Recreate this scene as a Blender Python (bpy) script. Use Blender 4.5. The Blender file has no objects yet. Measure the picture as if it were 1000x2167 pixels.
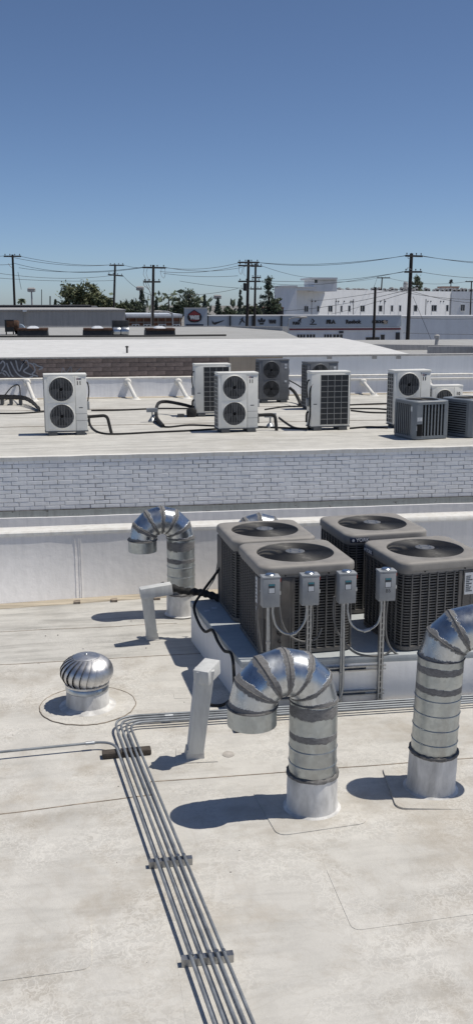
import bpy, bmesh, math, random
from mathutils import Vector, Matrix
R = math.radians
rnd = random.Random(7)
scene = bpy.context.scene
col = scene.collection

# ------------------------------------------------------------------ camera, sky, sun, exposure
FPX, PITCH, YAW, CAMZ = 2050.0, R(12.2), R(9.0), 3.29
cd = bpy.data.cameras.new('camera'); cam = bpy.data.objects.new('camera', cd); col.objects.link(cam)
cd.sensor_fit = 'HORIZONTAL'; cd.sensor_width = 36.0; cd.lens = 36.0*FPX/1000.0
cd.clip_start = 0.1; cd.clip_end = 6000
cam.location = (0, 0, CAMZ); cam.rotation_euler = (math.pi/2-PITCH, 0, -YAW)
scene.camera = cam

SUN_EL, SUN_AZ = R(66), R(97)            # azimuth measured from +Y towards +X
to_sun = Vector((math.sin(SUN_AZ)*math.cos(SUN_EL), math.cos(SUN_AZ)*math.cos(SUN_EL), math.sin(SUN_EL)))
w = bpy.data.worlds.new('World'); scene.world = w; w.use_nodes = True
wn = w.node_tree; bg = wn.nodes['Background']
sky = wn.nodes.new('ShaderNodeTexSky'); sky.sky_type = 'NISHITA'; sky.sun_disc = False
sky.sun_elevation = SUN_EL; sky.sun_rotation = SUN_AZ; sky.altitude = 0
sky.air_density = 0.55; sky.dust_density = 0.4; sky.ozone_density = 4.5
wn.links.new(sky.outputs[0], bg.inputs[0]); bg.inputs[1].default_value = 0.087
sd = bpy.data.lights.new('sun', 'SUN'); sd.energy = 3.35; sd.angle = R(0.53); sd.color = (1.0, 0.945, 0.85)
sun = bpy.data.objects.new('sun', sd); col.objects.link(sun); sun.location = (20, 10, 40)
sun.rotation_euler = (-to_sun).to_track_quat('-Z', 'Y').to_euler()
vs = scene.view_settings
vs.view_transform = 'Standard'; vs.look = 'None'; vs.exposure = 0.15; vs.gamma = 1.0; vs.use_curve_mapping = False
scene.render.engine = 'CYCLES'
scene.cycles.max_bounces = 12; scene.cycles.diffuse_bounces = 8

# ------------------------------------------------------------------ geometry helpers
_fw = Vector((math.sin(YAW)*math.cos(PITCH), math.cos(YAW)*math.cos(PITCH), -math.sin(PITCH)))
_rt = Vector((math.cos(YAW), -math.sin(YAW), 0)); _up = _rt.cross(_fw); _C = Vector((0, 0, CAMZ))
def _ray(x, y): return _fw + _rt*((x-500)/FPX) - _up*((y-1083.5)/FPX)
def on(x, y, z=0.0):                      # point of the horizontal plane z
    d = _ray(x, y); return _C + d*((z-CAMZ)/d.z)
def at(x, y, Y):                          # point of the vertical plane Y
    d = _ray(x, y); return _C + d*(Y/d.y)

class MB:
    def __init__(s): s.v = []; s.f = []; s.a = []
    def add(s, vs_, fs, att=None):
        o = len(s.v); s.v += [tuple(p) for p in vs_]; s.f += [tuple(i+o for i in f) for f in fs]
        s.a += att if att else [0.0]*len(vs_); return s
    def box(s, x0, x1, y0, y1, z0, z1, T=None):
        p = [Vector((x, y, z)) for z in (z0, z1) for y in (y0, y1) for x in (x0, x1)]
        if T: p = [T @ q for q in p]
        return s.add(p, [(0,2,3,1),(4,5,7,6),(0,1,5,4),(2,6,7,3),(0,4,6,2),(1,3,7,5)])
    def loft(s, loops, cap0=False, cap1=False, closed=True, att=None, T=None):
        n = len(loops[0]); vv = [Vector(p) for l in loops for p in l]
        if T: vv = [T @ p for p in vv]
        ff = []
        for k in range(len(loops)-1):
            for i in range(n if closed else n-1):
                j = (i+1) % n
                ff.append((k*n+i, k*n+j, (k+1)*n+j, (k+1)*n+i))
        if cap0: ff.append(tuple(reversed(range(n))))
        if cap1: ff.append(tuple(range((len(loops)-1)*n, len(loops)*n)))
        aa = None
        if att: aa = [a for a in att for _ in range(n)]
        return s.add(vv, ff, aa)
    def lathe(s, prof, n=32, T=None, cap0=False, cap1=False, att=None):
        return s.loft([[(r*math.cos(2*math.pi*i/n), r*math.sin(2*math.pi*i/n), z) for i in range(n)] for r, z in prof], cap0, cap1, True, att, T)
    def tube(s, pts, r, n=8, cap=True, closed=False):
        pts = [Vector(p) for p in pts]; m = len(pts); loops = []; prev = None
        for i, p in enumerate(pts):
            if closed: t = pts[(i+1) % m]-pts[i-1]
            else: t = pts[min(i+1, m-1)]-pts[max(i-1, 0)]
            t.normalize()
            if prev is None:
                a = Vector((0,0,1)) if abs(t.z) < .9 else Vector((1,0,0))
                nrm = t.cross(a).normalized()
            else: nrm = (prev - t*prev.dot(t)).normalized()
            prev = nrm; b = t.cross(nrm); rr = r[i] if isinstance(r, (list, tuple)) else r
            loops.append([p+(nrm*math.cos(2*math.pi*k/n)+b*math.sin(2*math.pi*k/n))*rr for k in range(n)])
        if closed: loops.append(loops[0])
        return s.loft(loops, cap and not closed, cap and not closed)
    def torus(s, R0, r, z=0, n=40, m=6, T=None):
        L = [[((R0+r*math.cos(2*math.pi*j/m))*math.cos(2*math.pi*i/n), (R0+r*math.cos(2*math.pi*j/m))*math.sin(2*math.pi*i/n), z+r*math.sin(2*math.pi*j/m)) for i in range(n)] for j in range(m)]
        L.append(L[0]); return s.loft(L, T=T)
    def poly(s, pts, y0, y1, T=None):      # outline in xz, thickness along y
        n = len(pts); v = [Vector((x, y0, z)) for x, z in pts]+[Vector((x, y1, z)) for x, z in pts]
        if T: v = [T @ p for p in v]
        return s.add(v, [tuple(range(n)), tuple(reversed(range(n, 2*n)))]+[((i+1) % n, i, i+n, (i+1) % n+n) for i in range(n)])
    def mesh(s, name, mat, smooth=None, bevel=0, seg=2):
        me = bpy.data.meshes.new(name); me.from_pydata(s.v, [], s.f)
        bm = bmesh.new(); bm.from_mesh(me)
        if bevel: 
            bmesh.ops.recalc_face_normals(bm, faces=bm.faces)
            ed = [e for e in bm.edges if len(e.link_faces) == 2 and e.calc_face_angle(0) > R(30)]
            bmesh.ops.bevel(bm, geom=ed, offset=bevel, segments=seg, affect='EDGES', profile=.5, clamp_overlap=True)
        bmesh.ops.recalc_face_normals(bm, faces=bm.faces)
        bm.to_mesh(me); bm.free()
        if any(s.a) and not bevel:
            at_ = me.attributes.new('edge', 'FLOAT', 'POINT'); at_.data.foreach_set('value', s.a)
        if smooth is None: smooth = bool(bevel)
        if smooth:
            me.polygons.foreach_set('use_smooth', [True]*len(me.polygons)); me.set_sharp_from_angle(angle=R(38))
        me.materials.append(mat); return me
    def build(s, name, mat, parent=None, smooth=None, bevel=0, seg=2):
        return link(name, s.mesh(name, mat, smooth, bevel, seg), parent)
def link(name, data, parent=None, loc=None, rot=None):
    o = bpy.data.objects.new(name, data); col.objects.link(o)
    if parent: o.parent = parent
    if loc is not None: o.location = loc
    if rot is not None: o.rotation_euler = rot
    return o
def tag(o, label=None, cat=None, group=None, kind=None):
    if label: o['label'] = label
    if cat: o['category'] = cat
    if group: o['group'] = group
    if kind: o['kind'] = kind
    return o
def thing(name, label, cat, loc=(0,0,0), rz=0, group=None):
    o = link(name, None); o.empty_display_size = .1; o.location = loc; o.rotation_euler = (0, 0, rz)
    return tag(o, label, cat, group)
def copy_tree(o, parent=None):
    c = o.copy(); col.objects.link(c); c.parent = parent
    for ch in list(o.children): copy_tree(ch, c)
    return c
def fillet(pts, rad, n=7):
    pts = [Vector(p) for p in pts]; out = [pts[0]]
    for i in range(1, len(pts)-1):
        rr = rad[i-1] if isinstance(rad, (list, tuple)) else rad
        a = (pts[i-1]-pts[i]); b = (pts[i+1]-pts[i]); la, lb = a.length, b.length; a.normalize(); b.normalize()
        ang = a.angle(b); t = min(rr/math.tan(ang/2), la*.49, lb*.49)
        p0, p1 = pts[i]+a*t, pts[i]+b*t
        for k in range(n+1):
            u = k/n; out.append(p0*(1-u)**2+pts[i]*2*u*(1-u)+p1*u*u)
    out.append(pts[-1]); return out
def spline(pts, n=8):
    pts = [Vector(p) for p in pts]; P = [pts[0]*2-pts[1]]+pts+[pts[-1]*2-pts[-2]]; out = []
    for i in range(1, len(P)-2):
        for k in range(n):
            t = k/n; a, b, c, d = P[i-1], P[i], P[i+1], P[i+2]
            out.append(.5*((2*b)+(c-a)*t+(2*a-5*b+4*c-d)*t*t+(3*b-a-3*c+d)*t**3))
    out.append(pts[-1]); return out
def rrect(wd, dp, rad, n=4, side=0):
    if side:
        p = rrect(wd, dp, rad, n); out = []
        for i, q in enumerate(p):
            out.append(q); r_ = p[(i+1) % len(p)]
            if i % (n+1) == n: out += [(q[0]+(r_[0]-q[0])*k/(side+1), q[1]+(r_[1]-q[1])*k/(side+1)) for k in range(1, side+1)]
        return out
    out = []
    for cx, cy, a0 in ((wd/2-rad, dp/2-rad, 0), (-wd/2+rad, dp/2-rad, 90), (-wd/2+rad, -dp/2+rad, 180), (wd/2-rad, -dp/2+rad, 270)):
        for k in range(n+1):
            a = R(a0+90*k/n); out.append((cx+rad*math.cos(a), cy+rad*math.sin(a)))
    return out
def text_mesh(txt, size, depth, mat, name='lettering', squash=1.0, bold=0.0, shear=0.0):
    cu = bpy.data.curves.new(name, 'FONT'); cu.body = txt; cu.size = size; cu.extrude = depth
    cu.align_x = 'CENTER'; cu.align_y = 'CENTER'; cu.offset = bold; cu.resolution_u = 3; cu.shear = shear
    o = bpy.data.objects.new(name, cu); col.objects.link(o)
    dg = bpy.context.evaluated_depsgraph_get(); me = bpy.data.meshes.new_from_object(o.evaluated_get(dg))
    bpy.data.objects.remove(o); bpy.data.curves.remove(cu)
    me.transform(Matrix.Rotation(R(90), 4, 'X') @ Matrix.Diagonal((squash, 1, 1, 1)))   # upright, facing -y
    me.materials.clear(); me.materials.append(mat); me.name = name; return me

# ------------------------------------------------------------------ materials
def nt(name):
    m = bpy.data.materials.new(name); m.use_nodes = True
    return m, m.node_tree, m.node_tree.nodes['Principled BSDF']
def N(t, typ, **k):
    n = t.nodes.new(typ)
    for a, b in k.items():
        if a in n.inputs: n.inputs[a].default_value = b
        else: setattr(n, a, b)
    return n
def noise(t, vec, scale, detail=4, rough=.55, dist=0.0, stretch=None):
    if stretch:
        mp = N(t, 'ShaderNodeMapping'); mp.inputs['Scale'].default_value = stretch; t.links.new(vec, mp.inputs[0]); vec = mp.outputs[0]
    n = N(t, 'ShaderNodeTexNoise', Scale=scale, Detail=detail, Roughness=rough, Distortion=dist); t.links.new(vec, n.inputs['Vector']); return n.outputs['Fac']
def ramp(t, fac, *stops):
    r = N(t, 'ShaderNodeValToRGB'); e = r.color_ramp.elements
    while len(e) < len(stops): e.new(.5)
    for el, (p, c) in zip(e, stops):
        el.position = p; el.color = (c, c, c, 1) if isinstance(c, (int, float)) else (*c, 1)
    t.links.new(fac, r.inputs[0]); return r.outputs[0]
def mixc(t, fac, a, b, mode='MIX'):
    m = N(t, 'ShaderNodeMix', data_type='RGBA', blend_type=mode)
    for i, x in ((0, fac), (6, a), (7, b)):
        if hasattr(x, 'is_linked'): t.links.new(x, m.inputs[i])
        elif i == 0: m.inputs[0].default_value = x
        else: m.inputs[i].default_value = (*x, 1)
    return m.outputs[2]
def bump(t, b, h, strength, dist=.01):
    n = N(t, 'ShaderNodeBump', Strength=strength, Distance=dist); t.links.new(h, n.inputs['Height']); t.links.new(n.outputs[0], b.inputs['Normal'])
def obj_co(t): return N(t, 'ShaderNodeTexCoord').outputs['Object']
def world_co(t): return N(t, 'ShaderNodeNewGeometry').outputs['Position']
def M(name, c, rough=.6, metal=0.0, var=.12, scale=6, stretch=None, bmp=0.0, bscale=60, rvar=.1, per_obj=0.0, spec=.5):
    m, t, b = nt(name); co = obj_co(t)
    f = noise(t, co, scale, 5, .6, .3, stretch)
    lo = tuple(max(0, x*(1-var*1.6)) for x in c); hi = tuple(min(1, x*(1+var)) for x in c)
    cc = ramp(t, f, (.3, lo), (.7, hi))
    if per_obj:
        oi = N(t, 'ShaderNodeObjectInfo'); mr = N(t, 'ShaderNodeMapRange'); t.links.new(oi.outputs['Random'], mr.inputs[0])
        mr.inputs[3].default_value = 1-per_obj; mr.inputs[4].default_value = 1+per_obj
        cmb = N(t, 'ShaderNodeCombineColor')
        for i in range(3): t.links.new(mr.outputs[0], cmb.inputs[i])
        cc = mixc(t, 1.0, cc, cmb.outputs[0], 'MULTIPLY')
    t.links.new(cc, b.inputs['Base Color'])
    rr = ramp(t, f, (.3, max(0, rough-rvar)), (.7, min(1, rough+rvar))); t.links.new(rr, b.inputs['Roughness'])
    b.inputs['Metallic'].default_value = metal; b.inputs['Specular IOR Level'].default_value = spec
    if bmp: bump(t, b, noise(t, co, bscale, 4), bmp, .004)
    return m

def membrane(name, base, streak, stain, crackle=1.0, stain_lo=.53, stretch=(.35, 2.4, 1)):
    m, t, b = nt(name); co = world_co(t)
    big = noise(t, co, .6, 7, .68, .2)
    mid = noise(t, co, 3.3, 7, .7, .3)
    st = noise(t, co, 3.0, 7, .7, .2, stretch)
    fine = noise(t, co, 45, 4, .7, 1.2)
    c = mixc(t, ramp(t, mid, (.35, 0.0), (.65, 1.0)), tuple(x*.86 for x in base), base)
    c = mixc(t, ramp(t, st, (.46, 0.0), (.66, streak)), c, tuple(x*.55 for x in base))
    c = mixc(t, ramp(t, big, (stain_lo, 0.0), (stain_lo+.17, .7)), c, stain)
    d2 = noise(t, co, 1.6, 8, .72, .25)
    c = mixc(t, ramp(t, d2, (.50, 0.0), (.60, .30*crackle), (.78, .68*crackle)), c, tuple(x*.80 for x in stain))
    rg = noise(t, co, .9, 4, .55, .7); c = mixc(t, ramp(t, rg, (.475, 0.0), (.487, .12*crackle), (.495, .0)), c, (.30, .25, .19))
    # scuffs: thin pale worms as left by a paint roller
    v = N(t, 'ShaderNodeTexVoronoi', feature='DISTANCE_TO_EDGE', Scale=24.0)
    wob = N(t, 'ShaderNodeTexNoise', Scale=16.0, Detail=3.0); t.links.new(co, wob.inputs['Vector'])
    mv = N(t, 'ShaderNodeVectorMath', operation='MULTIPLY_ADD'); t.links.new(wob.outputs['Color'], mv.inputs[0]); mv.inputs[1].default_value = (.16, .16, 0); t.links.new(co, mv.inputs[2])
    t.links.new(mv.outputs[0], v.inputs['Vector'])
    worm = ramp(t, v.outputs['Distance'], (.0, 1.0), (.16, 0.0))
    patch = ramp(t, noise(t, co, 1.7, 3), (.42, 0.0), (.62, 1.0))
    wf = mixc(t, 1.0, worm, patch, 'MULTIPLY')
    c = mixc(t, mixc(t, 1.0, wf, (.5*crackle,)*3, 'MULTIPLY'), c, tuple(min(1, x*1.25) for x in base))
    c = mixc(t, ramp(t, fine, (.62, 0.0), (.80, .28)), c, tuple(x*.5 for x in base))
    sp = noise(t, co, 130, 2, .5)
    c = mixc(t, ramp(t, sp, (.70, 0.0), (.76, .4)), c, (.16, .14, .12))
    t.links.new(c, b.inputs['Base Color']); b.inputs['Roughness'].default_value = .8; b.inputs['Specular IOR Level'].default_value = .25
    h = mixc(t, .5, mixc(t, .35, fine, wf), mid)
    bump(t, b, h, .5, .012)
    return m
def galv(name, mastic=True, base=(.50,.53,.56), rough=.27):
    m, t, b = nt(name); co = obj_co(t)
    v = N(t, 'ShaderNodeTexVoronoi', Scale=34.0); t.links.new(co, v.inputs['Vector'])
    sp = ramp(t, v.outputs['Color'], (.0, tuple(x*.9 for x in base)), (1.0, tuple(min(1, x*1.12) for x in base)))
    dirt = ramp(t, noise(t, co, 5, 6, .7, .5, (1, 1, .35)), (.45, 0.0), (.72, .6))
    c = mixc(t, dirt, sp, (.30, .29, .28))
    rg = ramp(t, noise(t, co, 8, 5, .6), (.3, rough-.07), (.7, rough+.16))
    me = N(t, 'ShaderNodeMix', data_type='FLOAT'); me.inputs[2].default_value = 1.0; me.inputs[3].default_value = 0.0
    rm = N(t, 'ShaderNodeMix', data_type='FLOAT'); t.links.new(rg, rm.inputs[2]); rm.inputs[3].default_value = .85
    if mastic:
        at_ = N(t, 'ShaderNodeAttribute', attribute_name='edge')
        n1 = noise(t, co, 7, 6, .75, 1.2); ad = N(t, 'ShaderNodeMath', operation='ADD'); t.links.new(at_.outputs['Fac'], ad.inputs[0]); t.links.new(n1, ad.inputs[1])
        mk = ramp(t, ad.outputs[0], (.0, 0.0), (1.0, 1.0))
        gt = N(t, 'ShaderNodeMapRange'); t.links.new(ad.outputs[0], gt.inputs[0]); gt.inputs[1].default_value = 1.0; gt.inputs[2].default_value = 1.06
        mc = ramp(t, noise(t, co, 30, 4, .7, 0, (1, 1, 3)), (.3, (.13, .127, .126)), (.7, (.25, .245, .24)))
        c = mixc(t, gt.outputs[0], c, mc)
        t.links.new(gt.outputs[0], me.inputs[0]); t.links.new(gt.outputs[0], rm.inputs[0])
        hm = mixc(t, .35, noise(t, co, 6, 2, .5), gt.outputs[0]); bump(t, b, hm, .7, .012)
    else:
        me.inputs[0].default_value = 0; rm.inputs[0].default_value = 0
        bump(t, b, noise(t, co, 14, 3), .12, .004)
    t.links.new(c, b.inputs['Base Color']); t.links.new(me.outputs[0], b.inputs['Metallic']); t.links.new(rm.outputs[0], b.inputs['Roughness'])
    return m
def streaky(name, base, dark, scale=5.0, amount=.5, bmp=.25, spots=0.0):      # vertical run-off streaks
    m, t, b = nt(name); co = world_co(t)
    s1 = noise(t, co, scale, 5, .65, .2, (3.5, 3.5, .25)); s2 = noise(t, co, 1.1, 5, .6, .5)
    c = mixc(t, ramp(t, s1, (.4, 0.0), (.75, amount)), base, dark)
    c = mixc(t, ramp(t, s2, (.45, 0.0), (.75, amount*.7)), c, tuple(x*.75 for x in base))
    if spots: c = mixc(t, ramp(t, noise(t, co, 16, 4, .7), (.62, 0.0), (.68, spots)), c, (.10, .09, .08))
    t.links.new(c, b.inputs['Base Color']); b.inputs['Roughness'].default_value = .75; b.inputs['Specular IOR Level'].default_value = .25
    bump(t, b, noise(t, co, 9, 5, .6), bmp, .02); return m

MT = dict(
 roof_a=membrane('membrane_scuffed', (.615, .595, .55), .35, (.40, .345, .27)),
 roof_b=membrane('membrane_streaked', (.575, .56, .52), .85, (.43, .40, .35), .5),
 roof2=membrane('membrane_dusty', (.62, .605, .56), .75, (.42, .40, .35), .5, .54),
 roof3=membrane('membrane_bright', (.68, .68, .67), .25, (.70, .69, .67), .2),
 roofgrey=membrane('membrane_grey', (.42, .42, .41), .5, (.30, .29, .27), .3),
 parapet=streaky('parapet_coating', (.82, .80, .78), (.66, .65, .63), 5, .55),
 backparapet=streaky('parapet_coating_far', (.80, .80, .81), (.56, .57, .60), 3, .6),
 curb=streaky('curb_coating', (.82, .82, .82), (.66, .66, .66), 4, .45, .15),
 curbtop=streaky('curb_cap_shaded', (.46, .49, .50), (.32, .34, .36), 4, .5, .1),  # cap colour darkened to stand for the shadow of the condensers
 coping=streaky('coping_coating', (.80, .785, .74), (.52, .47, .38), 4, .5),
 copper=streaky('flashing_metal', (.36, .38, .37), (.22, .23, .21), 6, .7, .2, .85),
 stucco=streaky('grey_stucco', (.50, .465, .425), (.33, .31, .285), 2.2, .7),
 bluewall=streaky('pale_painted_wall', (.76, .78, .81), (.64, .66, .69), 3, .5),
 tan=streaky('tan_plaster', (.40, .345, .285), (.30, .26, .21), 6, .6),
 conc=streaky('weathered_concrete', (.42, .41, .40), (.24, .24, .24), 6, .8),
 brick=streaky('painted_brick', (.87, .875, .88), (.66, .67, .68), 2.2, .55, .12, .25),
 mortar=M('mortar', (.44, .445, .455), .9, 0, .95, 2.6),  # eroded joints, grey deepened further in place of shade in the grooves
 cmu=M('brown_block', (.225, .178, .16), .9, 0, .22, 9, bmp=.6, bscale=70, per_obj=.14),
 cmu_mortar=M('block_mortar', (.33, .285, .26), .9, 0, .2, 12),
 seam2=M('stained_patch', (.52, .485, .44), .9, 0, .25, 12),
 seam=M('seam_dirt', (.30, .25, .20), .9, 0, .4, 14),
 galv=galv('galvanised_duct'), galv2=galv('galvanised_plain', False), duct=galv('duct_oxidised', True, (.44, .47, .475), .36),
 turb=galv('turbine_aluminium', False, (.64, .64, .645), .40),
 mastic=M('mastic', (.17, .165, .16), .9, 0, .4, 20, bmp=.6, bscale=60),
 boot=M('painted_boot', (.66, .65, .63), .75, 0, .26, 9, stretch=(1, 1, .35), bmp=.4, bscale=25),
 chase=streaky('chase_coating', (.62, .63, .62), (.42, .42, .41), 8, .6, .15),
 lid=M('condenser_lid', (.285, .268, .245), .62, 0, .10, 9, bmp=.1, bscale=200),
 panel=M('condenser_panel', (.135, .127, .12), .55, 0, .12, 8),
 louver=M('condenser_louver', (.135, .133, .132), .5, 0, .15, 12),
 coil=M('condenser_coil', (.012, .012, .014), .7, 0, .3, 60),
 black=M('black_plastic', (.014, .014, .015), .8, 0, .2, 20, spec=.15),
 wire=M('guard_wire', (.028, .028, .03), .6, .0, .2, 20),
 hub=M('hub_plate', (.22, .22, .22), .45, .5, .15, 20),
 fanb=M('fan_blade', (.010, .010, .011), .85, 0, .2, 12, spec=.1),
 box=M('disconnect_grey', (.30, .315, .33), .5, 0, .08, 14, bmp=.05),
 emt=galv('conduit_steel', False, (.40, .42, .44), .42),
 emtp=M('conduit_painted', (.27, .29, .31), .5, .35, .2, 9),
 flex=M('flex_whip', (.15, .15, .15), .6, 0, .15, 30),
 strut=galv('strut_steel', False, (.42, .43, .44), .4),
 wood=M('old_wood', (.085, .07, .058), .9, 0, .4, 9, (1, 8, 8), .6, 60),
 foam=M('pipe_insulation', (.018, .018, .019), .8, 0, .5, 18, bmp=.8, bscale=45),
 sticker=M('paper_label', (.62, .64, .66), .5, 0, .06, 40),
 stickerd=M('label_print', (.06, .07, .08), .6, 0, .1, 30),
 teal=M('label_teal', (.05, .22, .27), .5, 0, .1, 30),
 navy=M('badge_navy', (.012, .02, .055), .35, 0, .1, 20),
 white=M('white_paint', (.80, .80, .80), .5, 0, .04, 20),
 red=M('red_plastic', (.30, .03, .02), .5, 0, .1, 20),
 ink=M('marker_ink', (.03, .03, .035), .7, 0, .1, 20),
 split=M('split_beige', (.80, .79, .74), .5, 0, .05, 5, bmp=.04),
 splitd=M('split_side', (.56, .56, .54), .55, 0, .06, 5),
 splitg=M('split_graphite', (.145, .152, .165), .5, 0, .08, 5),
 grey=M('unit_slate', (.175, .195, .215), .45, 0, .08, 6),
 fin=M('coil_fins', (.045, .047, .05), .6, .2, .3, 50, (1, 1, 9)),
 gridw=M('coil_wire', (.42, .42, .41), .5, .2, .1, 20),
 pad=M('rubber_pad', (.10, .105, .11), .8, 0, .2, 8),
 rust=M('rust_wheel', (.095, .05, .032), .8, .2, .5, 8),
 dark=M('dark_metal', (.035, .035, .037), .6, .3, .3, 8),
 pole=M('creosote_pole', (.040, .033, .029), .9, 0, .35, 2, (6, 6, .5)),
 arm=M('crossarm_wood', (.085, .075, .067), .9, 0, .3, 3),
 insul=M('insulator', (.09, .09, .09), .3, 0, .2, 6),
 cable=M('cable', (.03, .03, .032), .7, 0, .2, 2),
 asphalt=M('ground_paving', (.24, .23, .215), .9, 0, .3, .05),
 bldg=streaky('white_stucco', (.80, .81, .82), (.60, .61, .63), .3, .4, .05),
 store=streaky('store_band', (.47, .52, .57), (.40, .44, .49), .3, .4, .05),
 storew=streaky('store_wall', (.80, .80, .80), (.55, .55, .57), .3, .4, .05),
 stripe=M('red_stripe', (.22, .035, .04), .6, 0, .1, .5),
 pane=M('window_pane', (.03, .035, .042), .12, 0, .3, .8),
 frame=M('window_frame', (.68, .68, .68), .5, 0, .05, 2),
 redbrick=M('red_brick', (.23, .115, .075), .9, 0, .25, 2, bmp=.2),
 darkroof=M('dark_tar', (.06, .055, .055), .9, 0, .3, .4),
 bark=M('bark', (.07, .05, .04), .9, 0, .3, 2),
 spray=M('spray_paint', (.27, .29, .33), .7, 0, .15, 9), sprayd=M('spray_dark', (.075, .075, .085), .8, 0, .2, 5),
 dirtpatch=M('patch_coating', (.58, .565, .53), .85, 0, .12, 6, bmp=.5, bscale=30),
 skylight=M('skylight_dome', (.70, .72, .74), .3, 0, .1, 4),
 well=M('fan_recess', (.12, .122, .125), .6, 0, .2, 10),
 splitfan=M('split_fan_blade', (.07, .072, .075), .8, 0, .2, 10, spec=.2),
 bluebox=M('box_blue', (.30, .36, .42), .5, 0, .1, 9),
)
def leafmat(name, c):
    m, t, b = nt(name); co = obj_co(t); g = N(t, 'ShaderNodeNewGeometry')
    f = g.outputs['Random Per Island']
    cc = ramp(t, f, (0.0, tuple(x*.6 for x in c)), (1.0, tuple(x*1.35 for x in c)))
    t.links.new(cc, b.inputs['Base Color']); b.inputs['Roughness'].default_value = .6
    return m
MT['leaf_a'] = leafmat('leaf_olive', (.14, .155, .075)); MT['leaf_b'] = leafmat('leaf_dark', (.095, .12, .07)); MT['leaf_c'] = leafmat('leaf_conifer', (.07, .095, .07))

# ------------------------------------------------------------------ ground and the near roof
def slab(mb, pts, z0, z1):
    n = len(pts); return mb.add([(x, y, z0) for x, y in pts]+[(x, y, z1) for x, y in pts],
        [tuple(reversed(range(n))), tuple(range(n, 2*n))]+[(i, (i+1) % n, (i+1) % n+n, i+n) for i in range(n)])
tag(MB().add([(-3000,-3000,-5),(3000,-3000,-5),(3000,3000,-5),(-3000,3000,-5)], [(0,1,2,3)]).build('ground', MT['asphalt']), kind='structure')
roof = tag(MB().box(-9, 11, -5, 11.06, -5.0, -.012).build('roof', MT['roof_b']), kind='structure')
sheets = [([(-9,-4.9),(.38,-4.9),(.38,6.068),(-.63,5.968),(-9,5.11)], .006, 'roof_a'), ([(.38,-4.9),(11,-4.9),(11,6.22),(.38,6.245)], .007, 'roof_a'),
          ([(-9,5.11),(-.63,5.968),(.38,6.068),(.38,6.245),(11,6.22),(11,8.73),(-9,8.72)], .003, 'roof_a'), ([(-9,8.72),(11,8.73),(11,11.05),(-9,11.05)], .0, 'roof_b')]
for pts, z, m in sheets: slab(MB(), pts, -.012, z).build('membrane_sheet', MT[m], roof)
def ribbon(pts, wd, z, h, mat, parent, name='seam'):
    mb = MB()
    for k in range(len(pts)-1):
        a, b = Vector((*pts[k], z)), Vector((*pts[k+1], z)); d = (b-a).normalized(); n = Vector((-d.y, d.x, 0))*wd/2
        slab(mb, [(p.x, p.y) for p in (a-n, b-n, b+n, a+n)], z, z+h)
    return mb.build(name, MT[mat], parent)
def wavy(p0, p1, n, amp):
    out = []
    for k in range(n+1):
        u = k/n; out.append((p0[0]+(p1[0]-p0[0])*u, p0[1]+(p1[1]-p0[1])*u+rnd.uniform(-amp, amp)))
    return out
ribbon(wavy((-9,5.105),(-.63,5.962),12,.004)+wavy((-.62,5.962),(.38,6.065),8,.003), .010, .005, .0035, 'seam', roof)
ribbon(wavy((.38,6.245),(11,6.22),40,.005), .010, .006, .0035, 'seam', roof)
ribbon(wavy((-9,8.72),(11,8.73),60,.008), .012, .002, .003, 'seam', roof)
ribbon(wavy((-9,9.75),(.9,9.66),30,.012), .008, -.002, .0045, 'seam', roof)

# parapet at the edge of the near roof
par = thing('parapet_wall', 'pale membrane covered parapet wall with a sunlit cap behind the ducts', 'parapet', (0, 10.8, 0))
xs = [-9, -1, .4, 2.3, 5, 11]; yb = [-.42, -.235, -.11, .0, .03, .03]; L = []
def ybf(x):
    for k in range(len(xs)-1):
        if x <= xs[k+1]: return yb[k]+(yb[k+1]-yb[k])*(x-xs[k])/(xs[k+1]-xs[k])
    return yb[-1]
for k in range(81):
    x = -9+20*k/80; y = ybf(x); L.append([(x, y*(1-v)**2+rnd.uniform(-.002,.002), -.01+.765*v) for v in (0, .1, .2, .35, .5, .65, .8, 1)]+[(x, .24, .755), (x, .24, -.01)])
MB().loft(L, True, True).build('wall', MT['parapet'], par, smooth=True)
cp = []
for k in range(41):
    x = -9+20*k/40; j = rnd.uniform(-.006, .006)
    cp.append([(x, -.010+j*.4, .735+j*.5), (x, -.009+j*.4, .765), (x, .01, .785+j*.4), (x, .235, .785+j*.3), (x, .262, .765), (x, .262, .735)])
MB().loft(cp, True, True).build('coping', MT['coping'], par, smooth=True)
for px in (160, 168, 172):
    p = at(px, 1200, 10.7); y = ybf(p.x)
    MB().loft([[(p.x+dx, y*(1-v)**2-.005+(.02 if b_ else 0), .755*v) for v in (.02,.1,.2,.35,.5,.65,.8,.97)] for dx, b_ in ((-.004,1),(-.004,0),(.006,0),(.006,1))], closed=False).build('lap_strip', MT['parapet'], par)
mb = MB(); L = []
for x, y in zip(xs, yb): L.append([(x, y-.13, .001), (x, y-.12, .011), (x, y+.01, .022), (x, y+.01, -.005)])
mb.loft(L, True, True).build('base_lap', M('base_lap', (.46, .40, .31), .85, 0, .3, 5, (.3, 4, 1), .4), par)
for px in (162, 240, 330):
    q = at(px, 1262, 10.6); MB().box(q.x-.03, q.x+.04, -.3, -.22, .0, .025).build('patch', MT['seam'], par)

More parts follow.
